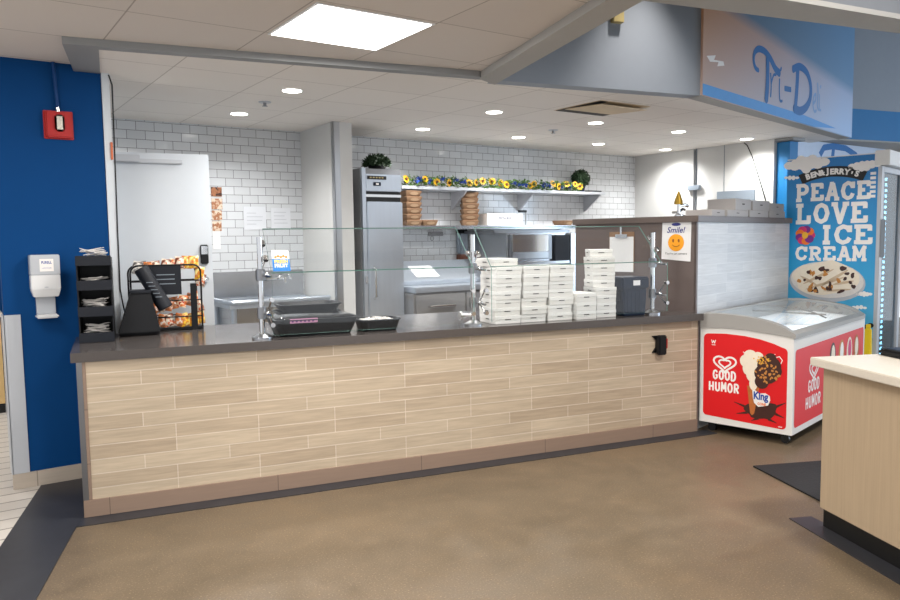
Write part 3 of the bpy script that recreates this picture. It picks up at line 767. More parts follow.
mb.stroke([(-0.03, 0.128), (-0.016, 0.117), (0, 0.113), (0.016, 0.117), (0.03, 0.128)], 0.005, T, 0.001)
mb.build('face_print', mat('face_brown', (150, 84, 20), 0.6), t)
MB().text('Smile!', 0.062, 0.0, 0.243, T, 0, 0.0008, 0.15, shear=0.25).ell(0.0, 0.285, 0.038, 0.012, T, 0).build('lettering', mat('sign_navy', (44, 48, 130), 0.5), t)
MB().text("You're on camera", 0.024, 0.0, 0.062, T, 0, 0.0, 0.18, shear=0.2).build('lettering', M['black_print'], t)

# ================================================================== BLUE WALL ITEMS
t = thing('fire_alarm', 'red fire alarm with clear strobe on the blue wall', 'fire alarm', (0.656, 5.2, 2.225))
MB().box(-0.072, -0.045, -0.078, 0.072, -0.001, 0.08).build('housing', M['red_plastic'], t, bevel=0.008)
MB().box(-0.082, -0.012, -0.085, 0.082, -0.001, 0.087).build('backplate', M['red_plastic'], t, bevel=0.004)
MB().box(-0.025, -0.066, -0.042, 0.028, -0.045, 0.058).build('strobe', M['clear_lens'], t, bevel=0.012)
MB().cyl((0.0, -0.02, 0.085), (-0.012, -0.02, 0.376), 0.0105, 12).build('conduit', M['blue_conduit'], t, smooth=True)
MB().cyl((0.0, -0.02, 0.082), (-0.001, -0.02, 0.105), 0.014, 12).build('conduit_fitting', M['chrome'], t, smooth=True)

t = thing('sanitizer_dispenser', 'white hand sanitizer dispenser on the blue wall', 'dispenser', (0.53, 5.2, 1.05))
MB().frustum((-0.066, -0.088, 0.066, -0.001), (-0.079, -0.102, 0.079, -0.001), 0.13, 0.175).box(-0.079, -0.102, 0.175, 0.079, -0.001, 0.2625).build('cover', M['white_plastic'], t, bevel=0.003)
MB().box(-0.08, -0.104, 0.263, 0.08, -0.001, 0.385).build('refill_window', M['pale_grey_plastic'], t, bevel=0.004)
MB().box(-0.052, -0.035, 0.02, 0.052, -0.001, 0.135).build('back_bracket', M['pale_grey_plastic'], t, bevel=0.005)
MB().box(-0.06, -0.105, 0.0, 0.06, -0.001, 0.022).build('drip_tray', M['white_plastic'], t, bevel=0.008)
T = XZ(0, -0.1052, 0.325)
MB().box(-0.03, -0.04, 0, 0.045, 0.035, 0.0008, T).build('label_sticker', M['white_print'], t)
MB().text('PURELL', 0.022, 0.008, 0.014, T, 0.0014, 0.0006, 0.056).build('lettering', M['blue_print'], t)
MB().text('HAND SANITIZER', 0.008, 0.008, -0.02, T, 0.0014, 0.0, 0.05).build('lettering', M['blue_print'], t)
MB().ell(0.0, -0.135, 0.012, 0.003, T, 0.008).build('logo_mark', M['pale_grey_plastic'], t)

pts = [(0.955, 5.186, 2.56), (0.972, 5.183, 2.50), (0.968, 5.183, 2.1), (0.962, 5.183, 1.6), (0.960, 5.183, 1.2), (0.972, 5.18, 1.10), (0.985, 5.17, 1.02), (0.975, 5.16, ST + 0.006)]
o = MB().tube(pts, 0.0045, 6).build('black_cable', M['cable'], smooth=True); tag(o, 'thin black cable hanging down the white casing beside the blue wall', 'cable')
o = MB().box(0.945, 5.176, 2.03, 0.958, 5.189, 2.14).build('door_sensor', M['sticker'], bevel=0.002); tag(o, 'small orange sensor high on the white casing beside the blue wall', 'sensor')

# ================================================================== KITCHEN LEFT
dth = rad(-9)
t = thing('door_leaf', 'white door standing open against the kitchen', 'door', (0.985, 5.62, 0.01), dth)
t['kind'] = 'structure'; t.name = 'door_1'
MB().box(0.0, 0, 0, 0.685, 0.045, 2.12).build('panel', M['white_paint'], t, bevel=0.003)
MB().box(0.03, -0.03, 2.045, 0.50, 0.0, 2.075).box(0.0, -0.06, 2.05, 0.22, -0.002, 2.098).build('closer', M['pale_grey_plastic'], t, bevel=0.004)
MB().box(0.60, -0.03, 1.33, 0.655, -0.001, 1.47).build('lock_keypad', M['black_plastic'], t, bevel=0.006)
MB().box(0.605, -0.034, 1.40, 0.65, -0.03, 1.46).build('lock_plate', M['chrome'], t)
MB().cyl((0.63, -0.001, 1.22), (0.63, -0.05, 1.22), 0.02, 14).cyl((0.63, -0.045, 1.22), (0.53, -0.05, 1.22), 0.009, 10).build('door_handle', M['chrome'], t, smooth=True)

# wall papers
t = thing('food_poster', 'narrow strip of food photos on the tile wall beside the door', 'poster', (2.12, 7.0, 1.60))
for k, (z, h) in enumerate(((0.32, 0.085), (0.20, 0.10), (0.10, 0.09), (0.0, 0.09))):
    MB().box(0.0, -0.006, z, 0.085 + 0.008 * (3 - k) - 0.01 * (k == 0), -0.001, z + h).build('photo_print', M['food_a'] if k else M['food_b'], t)
MB().box(0.0, -0.004, -0.17, 0.07, -0.001, -0.004).build('paper_sheet', M['paper'], t)
for nm, x, z, w, h in (('left', 2.42, 1.61, 0.22, 0.22), ('right', 2.69, 1.62, 0.20, 0.2)):
    o = MB().box(x, 6.994, z, x + w, 6.999, z + h).build('notice_sheet', M['sleeve']); tag(o, 'clear sleeve taped on the tile wall above the sink, %s one of two' % nm, 'notice', 'notices above the sink')
    m_ = MB()
    for k in range(4): m_.box(x + 0.03, 6.9915, z + 0.05 + k * 0.035, x + w * random.uniform(.5, .85), 6.9935, z + 0.056 + k * 0.035)
    m_.build('print_lines', M['pale_grey_plastic'], o)

# sink
t = thing('sink', 'stainless steel sink with drainboard against the tile wall', 'sink', (2.05, 6.36, 0.004))
MB().box(-0.55, 0.60, 0.95, 0.94, 0.635, 1.21).build('backsplash', M['steel_h'], t, bevel=0.004)
MB().box(0.0, 0.0, 0.91, 0.94, 0.07, 0.96).box(0.0, 0.52, 0.91, 0.94, 0.6, 0.96).box(0.0, 0.07, 0.91, 0.06, 0.52, 0.96).box(0.62, 0.07, 0.91, 0.94, 0.52, 0.95).tube([(0.0, 0.6, 0.965), (0.0, 0.03, 0.965), (0.01, 0.008, 0.965), (0.03, 0.0, 0.965), (0.92, 0.0, 0.965), (0.935, 0.01, 0.965)], 0.024, 10).build('rim', M['fridge_steel'], t, smooth=True)
MB().box(0.06, 0.07, 0.66, 0.08, 0.52, 0.909).box(0.60, 0.07, 0.66, 0.62, 0.52, 0.909).box(0.08, 0.07, 0.66, 0.60, 0.09, 0.909).box(0.08, 0.5, 0.66, 0.60, 0.52, 0.909).box(0.08, 0.09, 0.66, 0.60, 0.5, 0.68).build('basin', M['steel_h'], t)
for x, y in ((0.05, 0.05), (0.90, 0.05), (0.05, 0.54), (0.90, 0.54)):
    MB().cyl((x, y, 0.0), (x, y, 0.91), 0.024, 12).build('leg', M['fridge_steel'], t, smooth=True)
MB().tube([(0.54, 0.6, 1.13), (0.54, 0.52, 1.13)], 0.012).tube([(0.74, 0.6, 1.13), (0.74, 0.52, 1.13)], 0.012).tube([(0.50, 0.52, 1.13), (0.78, 0.52, 1.13)], 0.013).tube([(0.64, 0.52, 1.13), (0.64, 0.44, 1.16), (0.64, 0.34, 1.15), (0.64, 0.32, 1.10)], 0.011).ball((0.52, 0.50, 1.16), 0.02).ball((0.75, 0.50, 1.16), 0.02).build('faucet', M['chrome'], t, smooth=True)

# tall fridge
t = thing('tall_fridge', 'tall narrow stainless steel refrigerator with plant on top', 'refrigerator', (3.325, 6.3, 0.004))
MB().box(0, 0.04, 0.1, 0.44, 0.66, 2.17).build('cabinet', M['grey_steel'], t, bevel=0.004)
MB().box(0.04, 0.06, 0.0, 0.40, 0.6, 0.1).build('plinth', M['black_base'], t)
MB().box(0.045, -0.01, 0.14, 0.435, 0.038, 1.855).build('door', M['fridge_steel'], t, bevel=0.008)
MB().box(0.0, -0.002, 0.1, 0.04, 0.039, 2.17).build('front_stile', M['fridge_steel'], t, bevel=0.002)
MB().box(0.045, 0.0, 1.955, 0.43, 0.039, 2.115).build('vent_panel', M['fridge_steel'], t, bevel=0.004)
MB().box(0.045, 0.026, 1.86, 0.43, 0.039, 1.95).build('vent_gap', M['black_base'], t)
MB().box(0.045, 0.01, 1.9, 0.43, 0.025, 1.925).build('vent_lip', M['chrome'], t)
MB().box(0.045, 0.02, 2.117, 0.43, 0.039, 2.165).build('top_panel', M['grey_steel'], t)
MB().box(0.055, -0.006, 2.065, 0.26, -0.0005, 2.098).build('badge', M['black_print'], t)
mb = MB(); 
for k in range(5): mb.box(0.08 + k * 0.032, -0.0075, 2.076, 0.10 + k * 0.032, -0.006, 2.088)
mb.build('badge_print', M['tan_plastic'], t)
MB().box(0.12, -0.008, 2.005, 0.20, -0.0005, 2.04).build('thermostat', M['navy_plastic'], t, bevel=0.003)
MB().box(0.145, -0.0095, 2.014, 0.175, -0.008, 2.03).build('display', M['white_print'], t)
MB().tube([(0.10, -0.012, 1.235), (0.10, -0.05, 1.22), (0.10, -0.05, 0.95), (0.10, -0.012, 0.93)], 0.011, 10).build('handle', M['chrome'], t, smooth=True)
MB().box(0.008, -0.02, 1.08, 0.036, -0.0025, 1.15).build('door_lock', M['chrome'], t, bevel=0.003)

def leafy(c, r, n, ls, flat=1.0, dome=False):
    m = MB()
    for i in range(n):
        z = random.uniform(0 if dome else -1, 1); a = random.uniform(0, 2 * PI); q = math.sqrt(max(0, 1 - z * z)); k = random.uniform(.78, 1.04)
        p = Vector((c[0] + r * k * q * cos(a), c[1] + r * k * q * sin(a), c[2] + r * k * z * flat))
        d = (p - Vector(c)).normalized(); s_ = d.orthogonal().normalized(); s_.rotate(Matrix.Rotation(random.uniform(0, 6), 3, d)); u_ = (d * .8 + s_.cross(d) * .7).normalized()
        m.add([p - s_ * ls * .35, p + u_ * ls, p + s_ * ls * .35, p - u_ * ls * .3], [(0, 3, 2, 1)])
    return m
t = thing('grass_plant', 'bushy green plant sitting on top of the tall refrigerator', 'plant', (3.60, 6.5, 2.1745))
leafy((0, 0, 0.045), 0.125, 420, 0.045, 0.75, True).ball((0, 0, 0.075), (0.10, 0.10, 0.07)).build('foliage', M['dark_leaf'], t)
MB().lathe([(0.075, 0), (0.095, 0.05)], 16).build('pot', M['black_plastic'], t, smooth=True)

# shelves on back wall
t = thing('wall_shelf', 'upper white wall shelf carrying the flower garland', 'shelf', (4.0, 7.0, 2.02))
MB().box(0, -0.30, 0, 2.98, -0.001, 0.035).build('board', M['pale_grey_plastic'], t, bevel=0.004)
for x in (0.83, 1.80, 2.90):
    MB().prism([(-0.29, -0.001), (-0.27, -0.02), (-0.03, -0.19), (-0.001, -0.2), (-0.001, -0.001)], -0.012, 0.012, Matrix(((0, 0, 1, x), (1, 0, 0, 0), (0, 1, 0, 0), (0, 0, 0, 1)))).build('bracket', M['pale_grey_plastic'], t)
t = thing('prep_shelf', 'lower stainless overshelf carrying brown boxes on the back wall', 'shelf', (3.86, 7.0, 1.60))
MB().box(0, -0.31, 0, 2.62, -0.001, 0.04).build('board', M['steel_h'], t, bevel=0.006)
for x in (0.05, 1.25, 2.57): MB().box(x, -0.06, -0.1, x + 0.03, -0.001, -0.0005).build('bracket', M['steel'], t)

# garland
t = thing('flower_garland', 'garland of sunflowers and blue flowers lying along the upper shelf', 'garland', (4.0, 6.78, 2.056))
mb = MB()
for i in range(1500):
    x = random.uniform(0.03, 2.55); y = random.uniform(-.10, .03); z = random.uniform(0.0, 0.10)
    a = random.uniform(0, 6.3); b = random.uniform(-.8, .9); L = random.uniform(.025, .05)
    d = Vector((cos(a) * cos(b), sin(a) * cos(b), sin(b))); s_ = d.orthogonal().normalized() * L * .3
    p = Vector((x, y, z + .004)); q = p + d * L
    if q.z < 0.001 : q.z = 0.001
    mb.add([p, p + d * L * .5 + s_, q, p + d * L * .5 - s_], [(0, 1, 2, 3)])
mb.build('foliage', M['leaf'], t)
def sunflower(p, r, front):
    mb = MB(); T = Matrix.Translation(p) @ Matrix.Rotation(rad(90) + random.uniform(-.5, .2), 4, 'X') @ Matrix.Rotation(random.uniform(-.4, .4), 4, 'Y')
    for k in range(12):
        a = 2 * PI * k / 12
        mb.flat([(r * .3 * cos(a - .25), r * .3 * sin(a - .25)), (r * .8 * cos(a - .22), r * .8 * sin(a - .22)), (r * cos(a), r * sin(a)), (r * .8 * cos(a + .22), r * .8 * sin(a + .22)), (r * .3 * cos(a + .25), r * .3 * sin(a + .25))], T, 0.002 * (k % 2))
    f = mb.build('sunflower', M['yellow_petal'], t)
    MB().lathe([(r * .38, 0.0), (r * .34, 0.012), (r * .1, 0.016)], 12, (0, 0, 0), T).build('seed_head', M['brown_seed'], f, smooth=True)
for x in (0.06, 0.30, 0.43, 0.60, 0.86, 0.95, 1.06, 1.20, 1.30, 1.38, 1.72, 1.80, 2.1, 2.16, 2.3, 2.44, 2.52):
    sunflower((x + random.uniform(-.02, .02), -0.075 - random.random() * .015, 0.055 + random.uniform(-.02, .03)), random.uniform(.038, .05), True)
for x in (0.17, 0.22, 0.36, 0.50, 0.68, 0.74, 0.79, 1.50, 1.55, 1.60, 1.66, 1.92, 1.97, 2.02, 2.24, 2.36):
    mb = MB(); p = Vector((x, -0.07, 0.05 + random.uniform(-.02, .03)))
    for k in range(14):
        d = Vector((random.gauss(0, 1), random.gauss(-.7, .8), random.gauss(.2, 1))).normalized(); s_ = d.orthogonal().normalized() * .013
        mb.add([p, p + d * .025 + s_, p + d * .045, p + d * .025 - s_], [(0, 1, 2, 3)])
    mb.build('blue_flower', M['blue_petal'], t)
t = thing('topiary', 'round topiary ball in a dark blue pot at right end of upper shelf', 'plant', (6.66, 6.82, 2.0555))
MB().lathe([(0.045, 0), (0.06, 0.07), (0.064, 0.085)], 16).build('pot', M['navy_plastic'], t, smooth=True)
leafy((0, 0, 0.165), 0.105, 600, 0.03).ball((0, 0, 0.165), 0.1).build('foliage', M['dark_leaf'], t)
o = MB().box(6.74, 6.74, 2.0555, 6.95, 6.9, 2.075).build('dark_tray', M['dark_panel'], bevel=0.003); tag(o, 'small flat dark tray at the right end of the upper shelf', 'tray')

# kraft boxes
def kraft_proto():
    t = thing('kraft_box', 'x', 'box')
    MB().frustum((-0.078, -0.072, 0.078, 0.072), (-0.096, -0.09, 0.096, 0.09), 0.0, 0.050).box(-0.09, -0.086, 0.05, 0.09, 0.086, 0.0555).build('carton', M['kraft'], t, bevel=0.002, seg=1)
    MB().ell(0, 0.026, 0.05, 0.016, face_T((0, -0.0828, 0), (1, 0, 0), (0, -0.34, 0.94))).build('front_flap', M['kraft_dark'], t)
    return t
KB = kraft_proto(); KB.scale = (1, 1, 1.1); kused = [False]
def kbox(x, y, z, rz, label):
    if not kused[0]: kused[0] = True; o = KB; o.location = (x, y, z); o.rotation_euler = (0, 0, rz); o['label'] = label
    else: o = dup(KB, (x, y, z), rz, label)
    o['group'] = 'brown cardboard boxes on the lower shelf'
for k in range(6): kbox(4.155 + random.uniform(-.005, .005), 6.80, 1.6405 + 0.0615 * k, random.uniform(-.03, .03), 'brown cardboard box, %s in the stack beside the refrigerator' % nth(k, 6))
kbox(4.355, 6.80, 1.6405, 0.0, 'single brown cardboard box on the lower shelf, right of the left stack')
for k in range(6): kbox(4.945 + random.uniform(-.005, .005), 6.82, 1.6405 + 0.0615 * k, -0.45 + random.uniform(-.05, .03), 'brown cardboard box, %s in the stack next to the white carton' % nth(k, 6))
kbox(6.36, 6.82, 1.6405, 0.2, 'brown cardboard box alone at the right end of the lower shelf')
t = thing('white_carton', 'long white carton with dark lettering on the lower shelf', 'box', (5.12, 6.72, 1.6405))
MB().box(0, 0, 0, 0.52, 0.2, 0.135).build('carton', M['white_card'], t, bevel=0.002)
MB().text('PIZZA BOX', 0.035, 0.26, 0.082, XZ(0, -0.001, 0), 0, 0.001, 0.19).build('lettering', mat('carton_ink', (40, 50, 90), 0.6), t)
t = thing('black_scoop', 'black handled utensil standing beside the white carton', 'utensil', (5.70, 6.74, 1.6405))
MB().cyl((0, 0, 0), (0, 0, 0.15), 0.008, 8).build('shaft', M['steel'], t)
MB().box(-0.11, -0.012, 0.15, 0.01, 0.012, 0.178).build('handle', M['black_plastic'], t, bevel=0.004)

# prep fridge
t = thing('prep_fridge', 'stainless steel prep refrigerator with sloped lid and drawers', 'refrigerator', (3.785, 6.16, 0.074))
L = 1.22
MB().box(0, 0.0, 0.08, L, 0.74, 0.895).build('cabinet', M['grey_steel'], t, bevel=0.003)
MB().box(0.0, -0.04, 0.90, L, 0.30, 0.955).build('cutting_board', M['fridge_steel'], t, bevel=0.008)
MB().prism([(0.31, 0.90), (0.30, 1.0), (0.62, 1.19), (0.74, 1.19), (0.74, 0.90)], 0, L, Matrix(((0, 0, 1, 0), (1, 0, 0, 0), (0, 1, 0, 0), (0, 0, 0, 1)))).build('sloped_lid', M['fridge_steel'], t, bevel=0.006)
MB().box(0.30, 0.30, 0.0, 0.58, 0.302, 0.18, Matrix.Identity(4)).build('spec_plate', M['steel'], t)
MB().add([(0.26, 0.345, 1.033), (0.54, 0.345, 1.033), (0.54, 0.53, 1.141), (0.26, 0.53, 1.141)], [(0, 1, 2, 3)]).build('paper_sheet', M['paper'], t)
for x0, x1 in ((0.02, 0.60), (0.62, 1.20)):
    d = MB().box(x0, -0.022, 0.50, x1, -0.001, 0.88).build('drawer', M['grey_steel'], t, bevel=0.003)
    MB().tube([(x0 + .14, -0.022, 0.76), (x0 + .14, -0.05, 0.765), (x1 - .14, -0.05, 0.765), (x1 - .14, -0.022, 0.76)], 0.011, 8).build('handle', M['chrome'], d, smooth=True)
    d = MB().box(x0, -0.022, 0.10, x1, -0.001, 0.48).build('drawer', M['grey_steel'], t, bevel=0.003)
    MB().tube([(x0 + .14, -0.022, 0.38), (x0 + .14, -0.05, 0.385), (x1 - .14, -0.05, 0.385), (x1 - .14, -0.022, 0.38)], 0.011, 8).build('handle', M['chrome'], d, smooth=True)
for x, y in ((0.06, 0.06), (L - .06, 0.06), (0.06, 0.68), (L - .06, 0.68)): MB().cyl((x, y, -0.07), (x, y, 0.08), 0.025, 10).build('caster', M['black_base'], t)

# pizza oven
t = thing('conveyor_oven', 'stainless conveyor oven with glass front below the lower shelf', 'oven', (5.02, 6.22, 0.004))
MB().box(0, 0.03, 0.98, 0.88, 0.68, 1.545).build('body', M['steel_h'], t, bevel=0.01)
MB().box(-0.1, 0.12, 1.545, 1.0, 0.68, 1.58).build('top_hood', M['dark_steel'], t, bevel=0.004)
MB().box(0.02, 0.0, 1.255, 0.62, 0.029, 1.53).build('front_panel', M['dark_steel'], t, bevel=0.004)
MB().box(0.05, -0.008, 1.34, 0.56, -0.001, 1.525).build('window', M['chrome'], t, bevel=0.003)
MB().box(0.05, -0.006, 1.27, 0.56, -0.001, 1.335).build('lower_panel', M['steel'], t)
mb = MB()
for k in range(26): mb.tube([(0.02 + k * 0.03, -0.08, 1.22), (0.02 + k * 0.03, 0.029, 1.22)], 0.006, 6)
mb.box(0.0, -0.09, 1.205, 0.80, -0.075, 1.235)
mb.build('conveyor', M['steel'], t)
MB().box(0.0, 0.0, 0.985, 0.86, 0.028, 1.19).build('base_panel', M['steel_h'], t)
mb = MB()
for k in range(5): mb.box(0.1 + k * .14, -0.004, 1.06, 0.2 + k * .14, -0.001, 1.15)
mb.build('vent_slots', M['dark_panel'], t)
MB().box(0.65, -0.02, 0.985, 0.87, 0.029, 1.52).build('control_box', M['dark_panel'], t, bevel=0.004)
MB().box(0.885, -0.02, 0.1, 1.0, 0.5, 1.54).build('end_column', M['steel'], t, bevel=0.003)
for x in (0.05, 0.82): MB().box(x, 0.05, 0.0, x + .05, 0.6, 0.979).build('leg', M['dark_steel'], t)

t = thing('key_rack', 'small grey hook rack on the tile wall above the prep refrigerator', 'hook rack', (4.50, 7.0, 1.50))
MB().box(0, -0.014, 0.03, 0.20, -0.001, 0.075).build('rail', M['dark_steel'], t, bevel=0.003)
mb = MB()
for i in range(13): 
    a = 2 * PI * i / 12
    mb.v.append(Vector((0.05 + 0.022 * cos(a), -0.01, 0.0 + 0.025 * sin(a)))) if False else None
MB().tube([(0.05 + 0.022 * cos(2 * PI * i / 12), -0.012, 0.005 + 0.025 * sin(2 * PI * i / 12)) for i in range(13)], 0.004, 6).build('ring', M['dark_steel'], t, smooth=True)
t = thing('wall_dispenser', 'grey wall dispenser with orange base beside the oven', 'dispenser', (4.93, 6.99, 1.20))
MB().box(-0.065, -0.09, 0.12, 0.065, 0.0, 0.38).build('body', M['grey_panel'], t, bevel=0.02)
MB().box(-0.06, -0.10, 0.34, 0.06, 0.0, 0.40).build('top_cap', M['black_plastic'], t, bevel=0.015)
MB().box(-0.055, -0.08, 0.0, 0.055, 0.0, 0.12).build('base', mat('rust', (124, 76, 58), 0.6), t, bevel=0.008)

# ================================================================== RIGHT WALL AND BLOCK TOP
t = thing('wall_pipe', 'thin grey pipe with junction box on the white right wall', 'pipe', (7.85, 6.02, 1.70))
MB().tube([(-0.02, 0, 0.86), (-0.02, 0, 0.0)], 0.012, 8).build('pipe', M['dark_steel'], t, smooth=True)
MB().box(-0.045, -0.09, 0.36, -0.001, 0.09, 0.42).build('junction_box', M['grey_panel'], t, bevel=0.004)
MB().tube([(-0.02, 0.0, 0.06), (-0.05, 0.08, 0.05), (-0.09, 0.18, 0.06), (-0.09, 0.3, 0.0)], 0.012, 8).build('elbow', M['dark_steel'], t, smooth=True)
pts = [(7.835, 5.33, 2.565), (7.82, 5.28, 2.53), (7.83, 5.22, 2.40), (7.835, 5.15, 2.2), (7.836, 5.08, 2.0), (7.836, 5.03, 1.85), (7.836, 5.02, 1.60)]
o = MB().tube(pts, 0.006, 6).build('black_cable', M['cable'], smooth=True); tag(o, 'black cable curving down the white right wall from the ceiling', 'cable')
o = MB().box(7.83, 5.18, 1.5, 7.849, 5.69, 2.02).build('pass_window', M['grey_panel'], bevel=0.003); tag(o, 'flat grey panel on the white right wall behind the stacked cartons', 'panel')

BL = lambda h, e, z: K + HH * h + EE * e + Vector((0, 0, z))
ZC = 1.6485
t = thing('chrome_tap', 'chrome tap fitting with gold cone standing on the taupe wall top', 'tap', BL(0.02, 0.16, ZC), PH)
MB().lathe([(0.03, 0), (0.03, 0.01), (0.012, 0.02), (0.012, 0.09)], 12).cyl((0.0, 0, 0.03), (0.0, 0.05, 0.03), 0.01).build('stem', M['chrome'], t, smooth=True)
MB().tube([(0.0, 0, 0.075), (0.05, -0.01, 0.085), (0.09, -0.01, 0.088), (0.13, -0.01, 0.08)], 0.013, 10).tube([(0.0, 0, 0.03), (0.05, -0.01, 0.055), (0.08, -0.01, 0.05)], 0.01, 8).build('spout', M['chrome'], t, smooth=True)
MB().lathe([(0.034, 0.09), (0.03, 0.12), (0.018, 0.155), (0.004, 0.19)], 12).build('cone', M['gold_metal'], t, smooth=True)
def wcarton(h, e, z, w, d, hh, rz, label, m):
    t = thing('flat_carton', label, 'box', BL(h, e, z), PH + rz, 'white cartons on the taupe wall top')
    MB().box(-w / 2, -d / 2, 0, w / 2, d / 2, hh).build('carton', m, t, bevel=0.002, seg=1)
    MB().box(-0.025, -d / 2 - 0.0015, hh * .5, 0.025, -d / 2, hh * .6).build('slot', M['slot_dark'], t)
wcarton(0.44, 0.14, ZC, 0.25, 0.22, 0.052, 0.02, 'low white carton at the left end of the row on the wall top', M['grey_card'])
wcarton(0.80, 0.14, ZC, 0.42, 0.24, 0.055, 0.0, 'white carton, lower one in the middle of the wall top', M['grey_card'])
wcarton(0.93, 0.15, ZC + 0.0555, 0.36, 0.24, 0.095, 0.04, 'tall white carton stacked in the middle of the wall top', M['grey_card'])
wcarton(1.25, 0.14, ZC, 0.42, 0.24, 0.06, 0.0, 'white carton, lower one right of the middle on the wall top', M['grey_card'])
wcarton(1.30, 0.14, ZC + 0.0605, 0.36, 0.24, 0.085, -0.02, 'white carton stacked right of the middle on the wall top', M['grey_card'])
wcarton(1.68, 0.14, ZC, 0.38, 0.24, 0.06, 0.0, 'white carton, lower one at the right end of the wall top', M['grey_card'])
wcarton(1.70, 0.14, ZC + 0.0605, 0.36, 0.22, 0.07, 0.03, 'white carton stacked at the right end of the wall top', M['grey_card'])

# ================================================================== CHEST FREEZER
F = Vector((4.887, 2.91, 0)) + HH * 0.006 - EE * 0.003
t = thing('chest_freezer', 'red and white chest freezer of ice cream with sliding glass lid', 'freezer', F, PH)
# local: x along length, y from front (0) to rear (0.685)
LN, DPF = 1.72, 0.685
prof = [(0.0, 0.768), (0.05, 0.780), (0.17, 0.792), (0.34, 0.806), (0.51, 0.808), (DPF, 0.797)]
lidp = [(0.0, 0.80), (0.05, 0.833), (0.10, 0.856), (0.17, 0.878), (0.25, 0.893), (0.34, 0.905), (0.45, 0.913), (0.56, 0.916), (DPF, 0.908)]
XT = lambda x: Matrix(((0, 0, 1, x), (1, 0, 0, 0), (0, 1, 0, 0), (0, 0, 0, 1)))
poly = [(0, 0.08)] + prof + [(DPF, 0.08)]
mb = MB().prism(poly, 0, 0.05, XT(0)).prism(poly, 0, 0.05, XT(LN - .05))
mb.box(0.05, 0, 0.08, LN - .05, 0.05, 0.767).box(0.05, DPF - .05, 0.08, LN - .05, DPF, 0.795).box(0.05, 0.05, 0.08, LN - .05, DPF - .05, 0.45)
mb.build('cabinet', M['freezer_white'], t)
rim = lambda ex: MB().prism(prof[::-1] + lidp, 0, ex, XT(0))
fr = MB().prism([(a - (0.012 if i == 0 else 0), b) for i, (a, b) in enumerate(prof)][::-1] + [(a - (0.012 if i == 0 else 0), b) for i, (a, b) in enumerate(lidp)], 0, 0.065, XT(-0.006))
fr.prism(prof[::-1] + lidp, 0, 0.06, XT(LN - .055))
fr.prism([(-0.012, 0.769), (-0.012, 0.80), (0.028, 0.822), (0.045, 0.81), (0.045, 0.785)], 0, LN - .115, XT(0.06))
fr.prism([(DPF, 0.796), (DPF, 0.908), (DPF - .06, 0.915), (DPF - .06, 0.80)], 0, LN - .115, XT(0.06))
fr.box(0.84, 0.06, 0.86, 0.88, DPF - .06, 0.868).build('lid_frame', M['freezer_grey'], t)
fr2 = MB()
for (a, b), (c, d) in zip(lidp[1:-1], lidp[2:]): fr2.add([(0.83, a, b + .004), (0.88, a, b + .004), (0.88, c, d + .004), (0.83, c, d + .004)], [(0, 1, 2, 3)])
fr2.build('lid_rail', M['freezer_grey'], t)
for x0, x1, dz in ((0.06, 0.84, -0.006), (0.86, LN - .055, -0.012)):
    g = MB(); q = [(0.025, 0.821)] + lidp[1:-1] + [(DPF - .05, 0.914)]
    n = len(q); vs = [(x0, a, b + dz) for a, b in q] + [(x1, a, b + dz) for a, b in q]
    g.add(vs, [(i, i + n, i + n + 1, i + 1) for i in range(n - 1)]).build('sliding_lid', M['lid_glass'], t, smooth=True)
MB().box(0.06, 0.07, 0.46, LN - .06, DPF - .07, 0.68).build('liner', M['white_print'], t)
for x, y in ((0.08, 0.07), (0.08, DPF - .07), (LN - .08, 0.07), (LN - .08, DPF - .07)):
    MB().cyl((x - .012, y, 0.03), (x + .012, y, 0.03), 0.03, 14).box(x - .02, y - .025, 0.045, x + .02, y + .025, 0.08).build('caster', M['black_base'], t)
MB().box(0.1, 0.1, 0.05, LN - .1, DPF - .1, 0.079).build('undercarriage', M['black_base'], t)

# end decal: drawing x = DPF - y
TE = face_T((-0.0012, DPF, 0), (0, -1, 0), (0, 0, 1))
def rr(P, r=0.03): return P
def red_shape():
    P = []
    for cx, cy, a0 in ((0.065, 0.15, 180), ): 
        for i in range(6): a = rad(180 + 18 * i); P.append((0.06 + 0.03 * cos(a), 0.165 + 0.03 * sin(a)))
    for i in range(6): a = rad(270 + 18 * i); P.append((0.615 + 0.03 * cos(a), 0.145 + 0.03 * sin(a)))
    for i in range(6): a = rad(0 + 18 * i); P.append((0.61 + 0.035 * cos(a), 0.665 + 0.035 * sin(a)))
    P += [(0.55, 0.722), (0.45, 0.747), (0.34, 0.762), (0.2, 0.768)]
    for i in range(6): a = rad(90 + 18 * i); P.append((0.065 + 0.035 * cos(a), 0.725 + 0.035 * sin(a)))
    return P
d = MB().flat(red_shape(), TE).build('end_decal', M['red_print'], t)
def heart(mb, cx, cy, s, T, z):
    for k, w in ((1.0, .17), (0.52, .15)):
        P = []
        for i in range(33):
            a = 2 * PI * i / 32
            x = 16 * sin(a) ** 3; y = 13 * cos(a) - 5 * cos(2 * a) - 2 * cos(3 * a) - cos(4 * a)
            P.append((cx + x / 16 * s * k, cy + (y / 15) * s * k * .72 + (0.0 if k == 1 else -.02 * s)))
        if k < 1: P = P[3:30]
        mb.stroke(P, w * s, T, z)
    return mb
